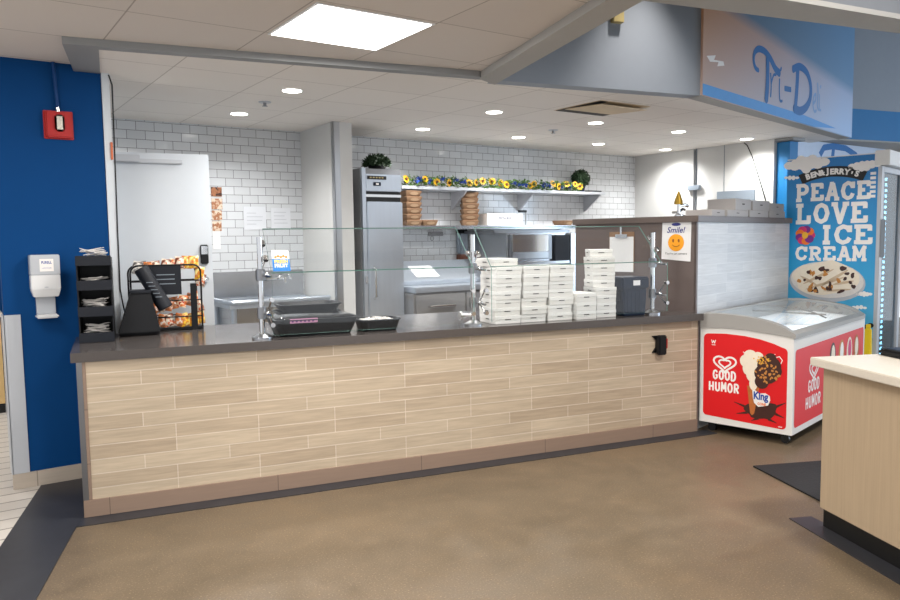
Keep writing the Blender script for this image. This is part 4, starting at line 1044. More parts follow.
STRK = {
 'G': [[(.82, .74), (.72, .9), (.5, .97), (.22, .85), (.12, .5), (.22, .15), (.5, .03), (.75, .12), (.84, .3), (.84, .45), (.55, .45)]],
 'O': [[(.5, .97), (.22, .85), (.12, .5), (.22, .15), (.5, .03), (.78, .15), (.88, .5), (.78, .85), (.5, .97), (.3, .92)]],
 'D': [[(.15, .03), (.15, .97), (.5, .97), (.78, .82), (.86, .5), (.78, .18), (.5, .03), (.15, .03), (.15, .2)]],
 'H': [[(.15, 0), (.15, 1)], [(.85, 0), (.85, 1)], [(-.05, .45), (.95, .52)]],
 'U': [[(.15, 1), (.15, .3), (.25, .1), (.5, .03), (.75, .1), (.85, .3), (.85, 1)]],
 'M': [[(.1, 0), (.14, 1), (.5, .35), (.86, 1), (.9, 0)]],
 'R': [[(.15, 0), (.15, .97), (.6, .97), (.82, .85), (.82, .62), (.6, .5), (.15, .5)], [(.45, .5), (.88, 0)]],
}
def strokes(mb, word, x, y, w, h, sp, wt, T, z):
    for ch in word:
        for s_ in STRK[ch]: mb.stroke([(x + a * w, y + b * h) for a, b in s_], wt, T, z)
        x += w + sp
    return mb
heart(MB(), 0.195, 0.545, 0.085, TE, 0.001).build('heart_logo', M['white_print'], d)
strokes(MB(), 'GOOD', 0.105, 0.42, 0.038, 0.068, 0.008, 0.0135, TE, 0.001).build('lettering', M['white_print'], d)
strokes(MB(), 'HUMOR', 0.075, 0.33, 0.038, 0.068, 0.010, 0.0135, TE, 0.001).build('lettering', M['white_print'], d)
mb = MB(); mb.stroke([(0.09, 0.715), (0.098, 0.69), (0.106, 0.71), (0.114, 0.69), (0.122, 0.715)], 0.006, TE, 0.001).stroke([(0.092, 0.677), (0.12, 0.677)], 0.005, TE, 0.001).build('small_mark', M['white_print'], d)
mb = MB()
mb.stroke([(0.545, 0.595), (0.56, 0.625), (0.59, 0.635), (0.61, 0.61), (0.60, 0.585), (0.555, 0.583)], 0.006, TE, 0.001).stroke([(0.55, 0.64), (0.56, 0.65)], 0.006, TE, 0.001)
mb.build('swoosh_mark', M['white_print'], d)
MB().stroke([(0.33, 0.645), (0.35, 0.636), (0.335, 0.628)], 0.006, TE, 0.001).build('swoosh_mark', M['white_print'], d)
mb = MB().ell(0.47, 0.235, 0.115, 0.072, TE, 0.001, 22, 0.12, 0.14)
for a, b in (((0.36, 0.24), (0.27, 0.265)), ((0.37, 0.2), (0.29, 0.18)), ((0.57, 0.27), (0.64, 0.31)), ((0.57, 0.22), (0.63, 0.2)), ((0.45, 0.17), (0.40, 0.145)), ((0.52, 0.175), (0.58, 0.155))): mb.stroke([a, b], 0.012, TE, 0.001, [0.02, 0.004])
mb.build('chocolate_splash', M['choc'], d)
MB().flat([(0.365, 0.40), (0.455, 0.40), (0.42, 0.20), (0.405, 0.185), (0.39, 0.20)], TE, 0.002).build('cone_print', M['waffle'], d)
mb = MB()
for i in range(7):
    x = random.uniform(.375, .56); mb.ell(x, 0.18 + random.random() * .1, 0.008, 0.006, TE, 0.0015, 8)
for c in ((0.345, 0.58, 0.036, 0.045), (0.385, 0.63, 0.045, 0.035), (0.36, 0.53, 0.03, 0.05), (0.40, 0.49, 0.045, 0.06), (0.41, 0.42, 0.03, 0.05), (0.44, 0.62, 0.04, 0.035), (0.405, 0.56, 0.05, 0.05)): MB().ell(c[0], c[1], c[2], c[3], TE, 0.003 + c[0] * 1e-3, 16).build('ice_cream_print', M['cream'], d)
mb = MB()
for c in ((0.52, 0.56, 0.085, 0.075), (0.50, 0.50, 0.085, 0.07), (0.47, 0.44, 0.05, 0.05), (0.53, 0.62, 0.04, 0.035), (0.56, 0.53, 0.05, 0.05)): mb.ell(c[0], c[1], c[2], c[3], TE, 0.004, 18)
mb.build('chocolate_print', M['choc'], d)
mb = MB()
for i in range(46):
    a = random.uniform(0, 2 * PI); r = math.sqrt(random.random()); mb.ell(0.51 + 0.09 * r * cos(a), 0.535 + 0.095 * r * sin(a), random.uniform(.007, .012), random.uniform(.005, .009), TE, 0.005, 8, random.random() * 3)
mb.build('nut_print', M['nut'], d)
mb = MB()
for i in range(22): mb.ell(0.45 + random.gauss(0, .028), 0.595 + random.gauss(0, .02), .006, .005, TE, 0.006, 7)
mb.build('sprinkle_print', M['gold_print'], d)
P = [(0.405, 0.375), (0.43, 0.372), (0.45, 0.352), (0.50, 0.362), (0.53, 0.345), (0.535, 0.315), (0.52, 0.275), (0.49, 0.265), (0.45, 0.255), (0.42, 0.28), (0.41, 0.32)]
MB().flat(P, TE, 0.007).build('badge_print', M['white_print'], d)
MB().text('King', 0.075, 0.468, 0.328, TE, 0.008, 0.003, 0.105).build('badge_lettering', M['blue_print'], d)
MB().text('CONE', 0.026, 0.475, 0.278, TE, 0.008, 0.001, 0.06).build('badge_lettering', M['orange_print'], d)
MB().text('unilever', 0.014, 0.605, 0.132, TE, 0.001, 0.0005, 0.03).build('small_print', M['white_print'], d)

# long side decal
TS = face_T((0, -0.0012, 0), (1, 0, 0), (0, 0, 1))
P = []
for cx, cy, a0 in ((0.065, 0.155, 180), (LN - .065, 0.155, 270), (LN - .065, 0.665, 0), (0.065, 0.655, 90)):
    for i in range(6): a = rad(a0 + 18 * i); P.append((cx + .03 * cos(a), cy + .03 * sin(a)))
d2 = MB().flat(P, TS).build('side_decal', M['red_print'], t)
heart(MB(), 0.43, 0.50, 0.10, TS, 0.001).build('heart_logo', M['white_print'], d2)
strokes(MB(), 'GOOD', 0.31, 0.34, 0.052, 0.085, 0.012, 0.016, TS, 0.001).build('lettering', M['white_print'], d2)
strokes(MB(), 'HUMOR', 0.265, 0.22, 0.052, 0.085, 0.016, 0.016, TS, 0.001).build('lettering', M['white_print'], d2)
for k, (x, mm) in enumerate(((0.86, M['choc']), (1.08, M['nut']), (1.29, M['cream']), (1.48, M['waffle']))):
    MB().ell(x, 0.53, 0.075, 0.12, TS, 0.001, 18).flat([(x - .075, 0.3), (x + .075, 0.3), (x + .075, 0.53), (x - .075, 0.53)], TS, 0.001).build('ice_cream_print', mm, d2)
    MB().ell(x + .005, 0.55, 0.045, 0.08, TS, 0.002, 14).ell(x - .01, 0.42, 0.03, 0.09, TS, 0.002, 14).build('ice_cream_print', (M['cream'], M['white_print'], M['pink'], M['cream'])[k], d2)

# ================================================================== UPRIGHT FREEZER WITH POSTER
P1 = Vector((6.719, 4.089, 0)); P2 = Vector((6.886, 3.307, 0)) - HH * 0.03
# local frame: origin P2, x along HH (width of front), y along EE (depth)
t = thing('upright_freezer', 'tall glass door freezer with blue ice cream poster side', 'freezer', P2, PH)
FW, FD, FH = 0.78, 0.80, 2.2
MB().box(0, 0.06, 0.06, 0.03, FD, FH).box(FW - .03, 0.06, 0.06, FW, FD, FH).box(0.03, FD - .03, 0.06, FW - .03, FD, FH).box(0.03, 0.06, 0.06, FW - .03, FD - .03, 0.2).box(0.03, 0.06, FH - .12, FW - .03, FD - .03, FH).build('cabinet', M['freezer_white'], t)
MB().box(0.031, 0.3, 0.2, FW - .031, FD - .031, FH - .121).build('interior', M['fridge_inside'], t)
MB().box(-0.012, -0.06, FH - .11, FW + .01, 0.058, FH + 0.02).build('header', M['freezer_white'], t, bevel=0.006)
dr = MB().box(0.0, 0.0, 0.12, 0.085, 0.055, FH - .115).box(FW - .085, 0.0, 0.12, FW, 0.055, FH - .115).box(0.085, 0, 0.12, FW - .085, 0.055, 0.18).box(0.085, 0, FH - .165, FW - .085, 0.055, FH - .115).build('door', M['pale_grey_plastic'], t, bevel=0.004)
MB().box(0.085, 0.02, 0.18, FW - .085, 0.03, FH - .165).build('door_glass', M['door_glass'], dr)
MB().box(0.005, -0.035, 1.28, 0.03, -0.001, 1.62).build('door_handle', M['grey_panel'], dr, bevel=0.006)
mb = MB()
for k in range(34): mb.box(0.285, 0.0345, 0.32 + k * 0.05, 0.33, 0.042, 0.345 + k * 0.05)
mb.build('led_strip', M['led'], t)
for z in (0.55, 0.95, 1.35, 1.7): MB().box(0.032, 0.07, z, FW - .032, 0.298, z + 0.015).build('shelf', M['white_plastic'], t)
MB().box(0.04, 0.1, 0.0, FW - .04, FD - .05, 0.06).build('plinth', M['black_base'], t)
TP = face_T((-0.0015, FD, 0), (0, -1, 0), (0, 0, 1))
po = MB().box(0.0, 0.12, 0, FD - 0.03, FH - 0.01, 0.001, TP).build('poster', M['poster_blue'], t)
mb = MB()
def cloud(cx, cy, s, n=7):
    for i in range(n):
        x = (i / (n - 1) - .5) * 2; mb.ell(cx + x * s, cy + s * .25 * random.uniform(-.4, .5), s * .36, s * .46 * (1.15 - abs(x) * .6), TP, 0.002, 12)
CL = [(0.17, 2.15, 0.15, 7), (0.66, 2.10, 0.10, 6), (0.04, 2.03, 0.05, 4), (0.69, 0.95, 0.05, 5), (0.655, 0.83, 0.045, 4)]
for c in CL:
    mb = MB(); cloud(*c); mb.build('cloud_print', M['white_print'], po)
# slab lettering
SL = {
 'P': [[(.22, 0), (.22, 1)], [(.0, .9), (.62, .9), (.82, .8), (.86, .68), (.82, .55), (.62, .45), (.22, .45)], [(.0, .08), (.46, .08)]],
 'E': [[(.22, 0), (.22, 1)], [(.0, .9), (.84, .9), (.84, .68)], [(.22, .5), (.6, .5)], [(.0, .1), (.88, .1), (.88, .34)]],
 'A': [[(.16, .05), (.46, .95)], [(.54, .95), (.84, .05)], [(.28, .34), (.72, .34)], [(-.04, .08), (.34, .08)], [(.66, .08), (1.04, .08)], [(.3, .92), (.6, .92)]],
 'C': [[(.84, .70), (.74, .85), (.5, .92), (.24, .8), (.13, .5), (.24, .2), (.5, .08), (.76, .16), (.88, .34)], [(.87, .97), (.87, .62)]],
 'L': [[(.26, 0), (.26, 1)], [(.02, .91), (.5, .91)], [(.02, .09), (.86, .09), (.86, .42)]],
 'O': [[(.5, .91), (.24, .8), (.12, .5), (.24, .2), (.5, .09), (.76, .2), (.88, .5), (.76, .8), (.5, .91), (.3, .84)]],
 'V': [[(.16, .95), (.5, .05), (.84, .95)], [(-.04, .92), (.36, .92)], [(.64, .92), (1.04, .92)]],
 'I': [[(.5, 0), (.5, 1)], [(.16, .91), (.84, .91)], [(.16, .09), (.84, .09)]],
 'R': [[(.22, 0), (.22, 1)], [(.0, .9), (.6, .9), (.8, .8), (.82, .68), (.78, .56), (.58, .48), (.22, .48)], [(.5, .48), (.78, .08), (.98, .08)], [(.0, .08), (.44, .08)]],
 'M': [[(.14, 0), (.16, .95), (.5, .3), (.84, .95), (.86, 0)], [(-.06, .08), (.32, .08)], [(.68, .08), (1.06, .08)], [(-.04, .92), (.2, .92)], [(.8, .92), (1.04, .92)]],
}
def slab(word, x, y, w, h, sp, wt):
    for ch in word:
        k = 0.62 if ch == 'I' else 1.0
        for s_ in SL[ch]: mb.stroke([(x + (a if ch != 'I' else a) * w * k, y + b * h) for a, b in s_], wt, TP, 0.002)
        x += w * k + sp
for args in (('PEACE', 0.085, 1.80, 0.112, 0.165, 0.018, 0.034), ('LOVE', 0.085, 1.59, 0.137, 0.19, 0.022, 0.038), ('ICE', 0.315, 1.40, 0.150, 0.175, 0.018, 0.038), ('CREAM', 0.09, 1.25, 0.108, 0.132, 0.016, 0.028)):
    mb = MB(); slab(*args); mb.build('poster_lettering', M['white_print'], po)
mb = MB()
for k in range(6): mb.box(0.71, 1.81 + k * .04, 0.001, 0.755, 1.835 + k * .04, 0.0015, TP)
mb.build('vertical_lettering', M['white_print'], po)
mb = MB()
P = []
for i in range(13): a = rad(114 - 48 * i / 12); P.append((0.395 + 0.72 * cos(a), 1.39 + 0.72 * sin(a)))
for i in range(13): a = rad(66 + 48 * i / 12); P.append((0.395 + 0.625 * cos(a), 1.39 + 0.625 * sin(a)))
MB().flat(P, TP, 0.002).build('badge_print', M['black_print'], po)
mb = MB(); word = "BEN&JERRY'S"
for i, ch in enumerate(word):
    a = rad(108 - 36 * i / (len(word) - 1)); c = (0.395 + 0.672 * cos(a), 1.39 + 0.672 * sin(a))
    Tr = TP @ Matrix.Translation((c[0], c[1], 0)) @ Matrix.Rotation(a - PI / 2, 4, 'Z')
    mb.text(ch, 0.068, 0, 0, Tr, 0.003, 0.004)
mb.build('badge_lettering', M['white_print'], po)
pk = [M['pink'], M['orange_print'], M['purple_print']]
for k in range(9):
    a = 2 * PI * k / 9
    MB().ell(0.175 + 0.05 * cos(a), 1.485 + 0.055 * sin(a), 0.04, 0.036, TP, 0.002 + 0.0003 * k, 12).build('flower_print', pk[k % 3], po)
MB().ell(0.175, 1.485, 0.028, 0.032, TP, 0.006, 12).build('flower_print', M['gold_print'], po)
MB().ell(0.37, 1.055, 0.33, 0.185, TP, 0.002, 30, -0.06).build('bowl_print', M['pale_grey_plastic'], po)
MB().ell(0.37, 1.07, 0.315, 0.165, TP, 0.003, 30, -0.06).build('bowl_print', M['cotton'], po)
for c in ((0.22, 1.115, 0.15, 0.10), (0.37, 1.155, 0.18, 0.095), (0.51, 1.085, 0.145, 0.105), (0.35, 1.035, 0.24, 0.10)): MB().ell(c[0], c[1], c[2], c[3], TP, 0.004 + c[0] * 1e-3, 20, 0.1, .06).build('ice_cream_print', M['cream'], po)
for c in ((0.30, 1.10, 0.16, 0.012, 0.5), (0.44, 1.09, 0.14, 0.014, 0.6), (0.36, 1.04, 0.17, 0.012, 0.35), (0.52, 1.05, 0.09, 0.012, 0.2), (0.22, 1.06, 0.09, 0.012, -0.5), (0.47, 0.98, 0.12, 0.01, 0.1)):
    MB().ell(c[0], c[1], c[2], c[3], TP, 0.0046, 14, c[4], .1).build('scoop_ridge', M['tan_cream'], po)
for i in range(34):
    a = random.uniform(0, 2 * PI); r = math.sqrt(random.random())
    MB().ell(0.37 + 0.26 * r * cos(a), 1.075 + 0.13 * r * sin(a), random.uniform(.012, .034), random.uniform(.010, .024), TP, 0.005 + i * 1e-5, 9, random.random() * 3, .25).build('cookie_print', M['choc'] if i % 3 else M['nut'], po)
MB().box(0.52, 0.12, 0.001, FD - .031, 0.56, 0.0025, TP).build('grass_print', M['green_print'], po)
MB().ell(0.70, 0.645, 0.05, 0.035, TP, 0.003, 14).ell(0.752, 0.675, 0.025, 0.022, TP, 0.003, 10).box(0.665, 0.56, 0.002, 0.68, 0.64, 0.003, TP).box(0.725, 0.56, 0.002, 0.74, 0.64, 0.003, TP).build('cow_print', M['black_print'], po)
MB().ell(0.66, 0.64, 0.018, 0.015, TP, 0.004, 10).build('cow_print', M['white_print'], po)

t = thing('floor_sign', 'upright yellow board standing between the two freezers', 'sign', F + HH * 1.86 - EE * 0.01, PH)
MB().frustum((-0.05, -0.02, 0.05, 0.05), (-0.015, -0.01, 0.015, 0.045), 0.0005, 0.66).build('board', M['yellow_plastic'], t, bevel=0.006)
MB().box(-0.012, 0.0, 0.661, 0.012, 0.035, 0.70).build('grip', M['yellow_plastic'], t, bevel=0.004)

# pale rear panel with a blue D seen above the freezer
t = thing('rear_panel', 'pale panel with a blue letter D glimpsed above the poster freezer', 'sign', (8.08, 4.96, 2.0))
MB().box(0, 0, 0, 2.3, 0.03, 0.595).build('panel', mat('lavender', (190, 205, 226), 0.5), t)
T = XZ(0, -0.001, 0)
MB().stroke([(0.72, 0.44), (0.80, 0.53), (1.0, 0.56), (1.3, 0.55), (1.55, 0.48), (1.65, 0.36), (1.6, 0.22), (1.3, 0.12)], 0.075, T).stroke([(1.02, 0.55), (0.95, 0.1)], 0.07, T).build('lettering', M['sign_blue'], t)

# ================================================================== SOFFIT SIGN
sa = math.atan2(SD.y, SD.x)
t = thing('deli_sign', 'orange to blue deli sign on the soffit above the freezers', 'sign', (S0.x, S0.y, ZK), sa)
SL_ = 3.75
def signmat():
    m, nt, b = newmat('sign_gradient')  # panel colour runs orange to pale blue, grey-blue above a slanted edge
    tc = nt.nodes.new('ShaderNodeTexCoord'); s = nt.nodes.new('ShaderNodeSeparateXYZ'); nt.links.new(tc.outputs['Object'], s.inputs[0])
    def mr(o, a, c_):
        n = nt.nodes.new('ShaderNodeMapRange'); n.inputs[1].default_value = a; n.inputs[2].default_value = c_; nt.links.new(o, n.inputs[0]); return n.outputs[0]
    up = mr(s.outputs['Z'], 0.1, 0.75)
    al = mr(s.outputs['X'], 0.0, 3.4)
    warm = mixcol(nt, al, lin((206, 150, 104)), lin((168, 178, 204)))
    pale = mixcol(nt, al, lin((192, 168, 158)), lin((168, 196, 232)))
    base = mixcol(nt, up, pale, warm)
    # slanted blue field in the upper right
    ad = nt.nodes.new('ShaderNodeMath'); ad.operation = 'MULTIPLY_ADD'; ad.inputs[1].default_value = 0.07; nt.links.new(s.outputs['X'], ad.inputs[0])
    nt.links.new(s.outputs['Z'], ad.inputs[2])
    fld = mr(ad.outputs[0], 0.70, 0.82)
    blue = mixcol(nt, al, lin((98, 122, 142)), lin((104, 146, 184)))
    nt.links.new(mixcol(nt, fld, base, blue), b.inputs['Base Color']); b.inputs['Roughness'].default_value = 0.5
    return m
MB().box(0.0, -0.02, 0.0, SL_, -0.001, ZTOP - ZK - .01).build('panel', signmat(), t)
TG = XZ(0, -0.0212, 0)
MB().flat([(0, 0.0), (2.5, 0.0), (3.2, 0.05), (2.2, 0.085), (0, 0.085)], TG).build('bottom_stripe', mat('stripe_blue', (80, 156, 222), 0.5), t)
mb = MB()
def curve(pts, n=6):
    out = []; P = [pts[0]] + list(pts) + [pts[-1]]
    for i in range(1, len(P) - 2):
        a, b, c, d_ = [Vector(q) for q in P[i - 1:i + 3]]
        for k in range(n):
            u_ = k / n; out.append(0.5 * ((2 * b) + (c - a) * u_ + (2 * a - 5 * b + 4 * c - d_) * u_ ** 2 + (3 * b - a - 3 * c + d_) * u_ ** 3))
    out.append(Vector(pts[-1])); return out
def pen(pts, w0, w1, z=0.0):
    c = curve(pts); n = len(c); tp = [w0 + (w1 - w0) * i / (n - 1) for i in range(n)]
    mb.stroke([(p.x, p.y) for p in c], 0, TG, z, tp)
LETS = [
 ('sign_blue', [([(1.070, 0.341), (1.000, 0.354), (0.960, 0.412), (0.980, 0.480), (1.070, 0.522), (1.200, 0.522), (1.330, 0.480), (1.450, 0.412), (1.550, 0.387)], 0.04, 0.075), ([(1.260, 0.505), (1.270, 0.370), (1.270, 0.236), (1.250, 0.110)], 0.075, 0.085)]),
 ('sign_blue', [([(1.340, 0.36), (1.360, 0.25), (1.350, 0.15)], 0.03, 0.03), ([(1.360, 0.27), (1.410, 0.35), (1.470, 0.36)], 0.025, 0.025)]),
 ('sign_blue', [([(1.555, 0.34), (1.555, 0.24), (1.575, 0.15), (1.635, 0.15)], 0.03, 0.025), ([(1.575, 0.42), (1.590, 0.44)], 0.03, 0.03)]),
 ('sign_blue', [([(1.680, 0.270), (1.850, 0.280)], 0.05, 0.05)]),
 ('sign_blue', [([(2.010, 0.487), (2.000, 0.322), (1.970, 0.119)], 0.09, 0.08), ([(1.870, 0.469), (2.060, 0.524), (2.260, 0.496), (2.370, 0.395), (2.370, 0.266), (2.260, 0.165), (2.090, 0.110), (1.930, 0.119)], 0.07, 0.085)]),
 ('sign_pale_blue', [([(2.460, 0.221), (2.523, 0.263), (2.530, 0.323), (2.474, 0.297), (2.453, 0.212), (2.502, 0.152), (2.558, 0.169)], 0.03, 0.03)]),
 ('sign_pale_blue', [([(2.573, 0.442), (2.594, 0.357), (2.580, 0.229), (2.622, 0.178)], 0.03, 0.03)]),
 ('sign_pale_blue', [([(2.638, 0.340), (2.638, 0.255), (2.652, 0.186), (2.694, 0.186)], 0.03, 0.025), ([(2.659, 0.408), (2.673, 0.424)], 0.03, 0.03)]),
]
M['sign_pale_blue'] = mat('sign_pale_blue', (128, 166, 212), 0.5)
for mn, ps in LETS:
    mb = MB()
    for q in ps: pen(*q)
    mb.build('letter', M[mn], t)
mb = MB()
mb.flat([(0.06, 0.30), (0.22, 0.33), (0.19, 0.29), (0.36, 0.305), (0.38, 0.275), (0.25, 0.25), (0.27, 0.285), (0.12, 0.265)], TG).build('zigzag_mark', M['white_print'], t)
o = MB().box(-0.045, -0.05, 0, 0.045, -0.001, 0.11).build('emergency_fixture', M['tan_plastic'], bevel=0.004, loc=W(3.59, 0.15, 3.03), rz=TH)
tag(o, 'small tan box fixture on the grey soffit wall near the ceiling arm', 'fixture')

# ================================================================== CEILING FITTINGS
def downlight(x, y, label):
    t = thing('downlight', label, 'ceiling light', (x, y, ZK), 0, 'recessed downlights over the kitchen')
    MB().lathe([(0.075, -0.003), (0.08, 0.0)], 24).build('trim_ring', M['white_plastic'], t, smooth=True)
    MB().lathe([(0.066, -0.006), (0.068, -0.0035)], 24).build('lens', M['lamp_down'], t)
    return t
DLX = [2.155, 3.98, 5.19, 6.39, 7.56]
dl0 = None
for r_, (yy, rn) in enumerate(((6.25, 'rear'), (5.115, 'front'))):
    for i, xx in enumerate(DLX):
        lab = 'round recessed downlight, %s from left in the %s row over the kitchen' % (ORD[i], rn)
        if dl0 is None: dl0 = downlight(xx, yy, lab)
        else: dup(dl0, (xx, yy, ZK), 0, lab)
        l = bpy.data.lights.new('downlight_lamp', 'SPOT'); l.energy = 88; l.spot_size = rad(150); l.spot_blend = 0.9; l.shadow_soft_size = 0.07; l.color = (1.0, 0.985, 0.965)
        lo = bpy.data.objects.new('downlight_lamp', l); C.objects.link(lo); lo.location = (xx, yy, ZK - 0.02)
def panel_light(x, y, label, energy):
    t = thing('ceiling_panel_light', label, 'ceiling light', (x, y, ZH), 0)
    MB().box(-0.33, -0.315, -0.006, 0.33, 0.315, -0.001).build('frame', M['white_plastic'], t)
    MB().box(-0.315, -0.30, -0.009, 0.315, 0.30, -0.0065).build('diffuser', M['lamp_panel'], t)
    l = bpy.data.lights.new('panel_lamp', 'AREA'); l.shape = 'RECTANGLE'; l.size = 0.62; l.size_y = 0.6; l.energy = energy; l.color = (1.0, 0.96, 0.91)
    lo = bpy.data.objects.new('panel_lamp', l); C.objects.link(lo); lo.location = (x, y, ZH - 0.015)
panel_light(1.85, 3.60, 'bright square ceiling panel light over the counter', 40)
panel_light(1.15, 0.42, 'added unseen square panel light in the hall behind the viewer', 60)  # this and the next two are unseen panels added for light
panel_light(-1.6, 1.70, 'added unseen square panel light at far left of the hall', 45)
panel_light(-0.25, 3.60, 'added unseen square panel light left of the blue wall', 14)
l = bpy.data.lights.new('hall_fill', 'AREA'); l.shape = 'DISK'; l.size = 0.5; l.energy = 120; l.color = (1.0, 0.94, 0.88)  # added area fill under the high ceiling, no fixture there
lo = bpy.data.objects.new('hall_fill', l); C.objects.link(lo); lo.location = (3.6, 0.6, ZTOP - 0.05)
l = bpy.data.lights.new('hall_fill', 'AREA'); l.shape = 'DISK'; l.size = 0.5; l.energy = 140; l.color = (0.88, 0.94, 1.0)  # second added fill, brightens the freezer and poster
lo = bpy.data.objects.new('hall_fill', l); C.objects.link(lo); lo.location = (7.5, 1.6, ZTOP - 0.05)
l = bpy.data.lights.new('wall_washer', 'SPOT'); l.energy = 150; l.spot_size = rad(62); l.spot_blend = 0.9; l.color = (1.0, 0.92, 0.85); l.shadow_soft_size = 0.05
lo = bpy.data.objects.new('wall_washer', l); C.objects.link(lo); lo.location = W(3.78, -0.30, ZTOP - 0.05); lo.rotation_euler = Vector((0.02, 0.08, -1.0)).to_track_quat('-Z', 'Y').to_euler()
# added cool area light from out of view on the right
l = bpy.data.lights.new('cool_side_light', 'AREA'); l.shape = 'RECTANGLE'; l.size = 3.0; l.size_y = 2.2; l.energy = 130; l.color = (0.62, 0.8, 1.0)
lo = bpy.data.objects.new('cool_side_light', l); C.objects.link(lo); lo.location = (11.5, 0.0, 1.6); lo.rotation_euler = (rad(90), 0, rad(78))
l = bpy.data.lights.new('freezer_fill', 'AREA'); l.shape = 'RECTANGLE'; l.size = 1.5; l.size_y = 0.3; l.energy = 3.2; l.color = (0.8, 0.9, 1.0)  # area light added under the lid to whiten the glass
lo = bpy.data.objects.new('freezer_fill', l); C.objects.link(lo); lo.location = F + HH * 0.86 + EE * 0.40 + Vector((0, 0, 0.79)); lo.rotation_euler = (0, 0, PH)
# corridor lamp behind blue wall
l = bpy.data.lights.new('corridor_lamp', 'AREA'); l.size = 0.6; l.energy = 30; l.color = (1, .95, .88)
lo = bpy.data.objects.new('corridor_lamp', l); C.objects.link(lo); lo.location = (-0.6, 6.8, 2.55)

# vent, sprinklers
t = thing('ceiling_vent', 'square ceiling vent with open dark slot and tan panel', 'vent', (4.66, 4.52, ZK))
MB().box(-0.29, -0.27, -0.003, 0.29, 0.27, -0.0005).build('plate', M['vent_panel'], t)
MB().box(-0.28, 0.12, -0.006, 0.28, 0.26, -0.0035).box(-0.28, -0.26, -0.006, -0.2, 0.119, -0.0035).build('slot', M['dark_hole'], t)
MB().add([(-0.27, -0.25, -0.03), (0.27, -0.25, -0.03), (0.27, 0.16, -0.008), (-0.27, 0.16, -0.008), (-0.27, -0.25, -0.025), (0.27, -0.25, -0.025), (0.27, 0.16, -0.004), (-0.27, 0.16, -0.004)], [(0, 3, 2, 1), (4, 5, 6, 7), (0, 1, 5, 4), (1, 2, 6, 5), (2, 3, 7, 6), (3, 0, 4, 7)]).build('blade', M['vent_panel'], t)
for x, y, nm in ((2.15, 5.64, 'left'), (5.16, 5.67, 'right')):
    t = thing('sprinkler', 'small ceiling sprinkler head, %s one over the kitchen' % nm, 'sprinkler', (x, y, ZK), 0, 'kitchen sprinkler heads')
    MB().lathe([(0.045, -0.006), (0.05, 0.0)], 16).build('escutcheon', M['pale_grey_plastic'], t)
    MB().lathe([(0.012, -0.03), (0.012, -0.006)], 10).lathe([(0.022, -0.034), (0.022, -0.0305)], 10).build('deflector', M['dark_steel'], t)

# ================================================================== RIGHT STATION, MAT, LEFT CABINET
SA = rad(-24.4)
E2 = Vector((cos(SA), sin(SA), 0)); E1 = Vector((sin(SA), -cos(SA), 0))      # E1 towards the camera along the panel
Sp = Vector((3.662, 2.014, 0))
t = thing('checkout_station', 'wood laminate station with black base at the right', 'counter', Sp, SA)
MB().box(0, -1.6, 0.1, 0.55, 0, 0.835).build('cabinet', M['maple'], t)
MB().box(0.012, -1.6, 0.0045, 0.5, -0.012, 0.0995).build('toe_kick', M['black_base'], t)
o = MB().box(-0.065, -1.65, 0.836, 0.62, 0.02, 0.878).build('countertop', M['pale_quartz'], bevel=0.004, loc=Sp, rz=SA)
tag(o, 'pale speckled stone top of the wood laminate station', 'worktop')
pl_ = Sp + E2 * 0.36 + E1 * 0.12
t = thing('card_terminal', 'black device with rounded corners on the pale station top', 'terminal', (pl_.x, pl_.y, 0.8785), SA)
MB().box(-0.06, -0.2, 0.0, 0.2, 0.12, 0.035).build('body', M['black_plastic'], t, bevel=0.012)
MB().box(-0.03, -0.17, 0.0352, 0.17, 0.09, 0.037).build('screen', M['navy_plastic'], t)
a = Sp + E2 * 0.0
q = lambda e1, e2: xy(Sp + E1 * e1 + E2 * e2)
struct('trim_14', MB().prism([q(-0.12, -0.09), q(1.7, -0.105), q(1.7, 0.045), q(-0.03, 0.045), q(-0.12, 0.04)], 0, 0.004), M['black_vinyl'])
o = MB().prism([(4.271, 2.798), (3.992, 2.184), (4.80, 1.83), (5.08, 2.44)], 0.0005, 0.010).build('floor_mat', M['mat_rubber'], bevel=0.002); tag(o, 'black rubber floor mat lying beyond the wood laminate station', 'mat')

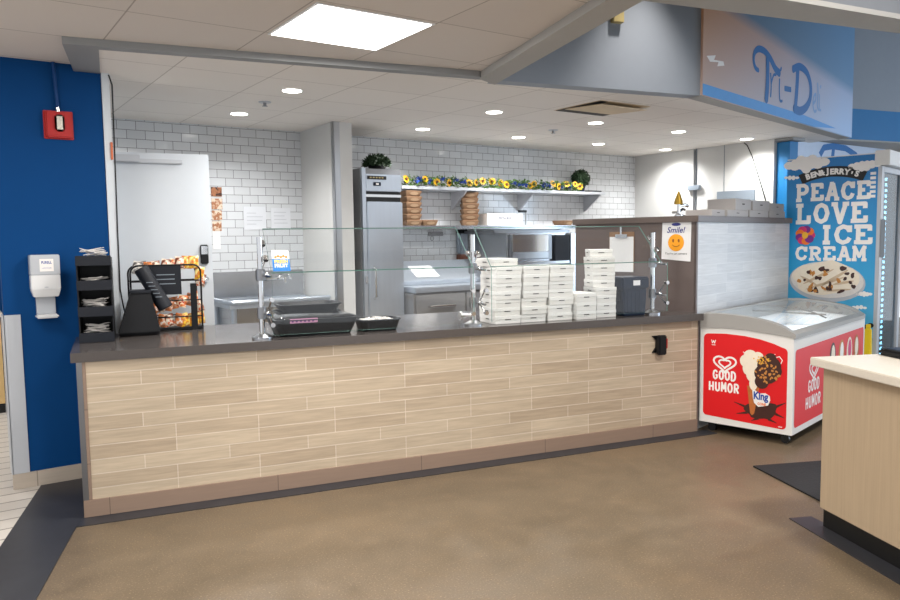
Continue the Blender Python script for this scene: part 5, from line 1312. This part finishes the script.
t = thing('corridor_cabinet', 'light wood cabinet with black base far left in the corridor', 'cabinet', (-0.75, 7.62, 0.003))
MB().box(0, 0.02, 0.09, 1.17, 0.6, 0.86).build('body', M['cabinet_wood'], t)
MB().box(0.0, 0.06, 0, 1.17, 0.6, 0.089).build('toe_kick', M['black_base'], t)
MB().box(-0.02, 0.0, 0.861, 1.19, 0.62, 0.9).build('top', M['pale_quartz'], t, bevel=0.003)
t = thing('black_appliance', 'black appliance standing on the light wood corridor cabinet', 'appliance', (0.2, 7.75, 0.9035))
MB().box(-0.2, 0, 0, 0.22, 0.3, 0.14).build('body', M['black_plastic'], t, bevel=0.01)
MB().box(-0.15, 0.02, 0.14, 0.17, 0.28, 0.16).build('lid', M['dark_panel'], t, bevel=0.004)

# ================================================================== CAMERA, WORLD, VIEW
f, pit, rol, AZ = 746.0, rad(4.711), rad(-0.776), rad(34.37)
def camrow(d):
    x, y, z = d
    r = x * cos(AZ) - y * sin(AZ); fw0 = x * sin(AZ) + y * cos(AZ)
    fw = fw0 * cos(pit) - z * sin(pit); dn = -(fw0 * sin(pit) + z * cos(pit))
    return (r * cos(rol) - dn * sin(rol), r * sin(rol) + dn * cos(rol), fw)
cols = [camrow(e) for e in ((1, 0, 0), (0, 1, 0), (0, 0, 1))]
right = Vector([c[0] for c in cols]); down = Vector([c[1] for c in cols]); fwd = Vector([c[2] for c in cols])
cam = bpy.data.cameras.new('camera'); cam.sensor_width = 36; cam.lens = f / 900 * 36; cam.clip_start = 0.05
co = bpy.data.objects.new('camera', cam); C.objects.link(co)
up, bk = -down, -fwd
co.matrix_world = Matrix(((right.x, up.x, bk.x, 0), (right.y, up.y, bk.y, 0), (right.z, up.z, bk.z, 1.5), (0, 0, 0, 1)))
sc = bpy.context.scene; sc.camera = co
w = bpy.data.worlds.new('world'); sc.world = w; w.use_nodes = True
bg = w.node_tree.nodes['Background']; bg.inputs[0].default_value = (0.92, 0.95, 1.0, 1); bg.inputs[1].default_value = 0.9
sc.view_settings.view_transform = 'Standard'; sc.view_settings.look = 'None'; sc.view_settings.gamma = 1.0
sc.view_settings.exposure = 0.3
try: sc.view_settings.use_curve_mapping = False
except Exception: pass
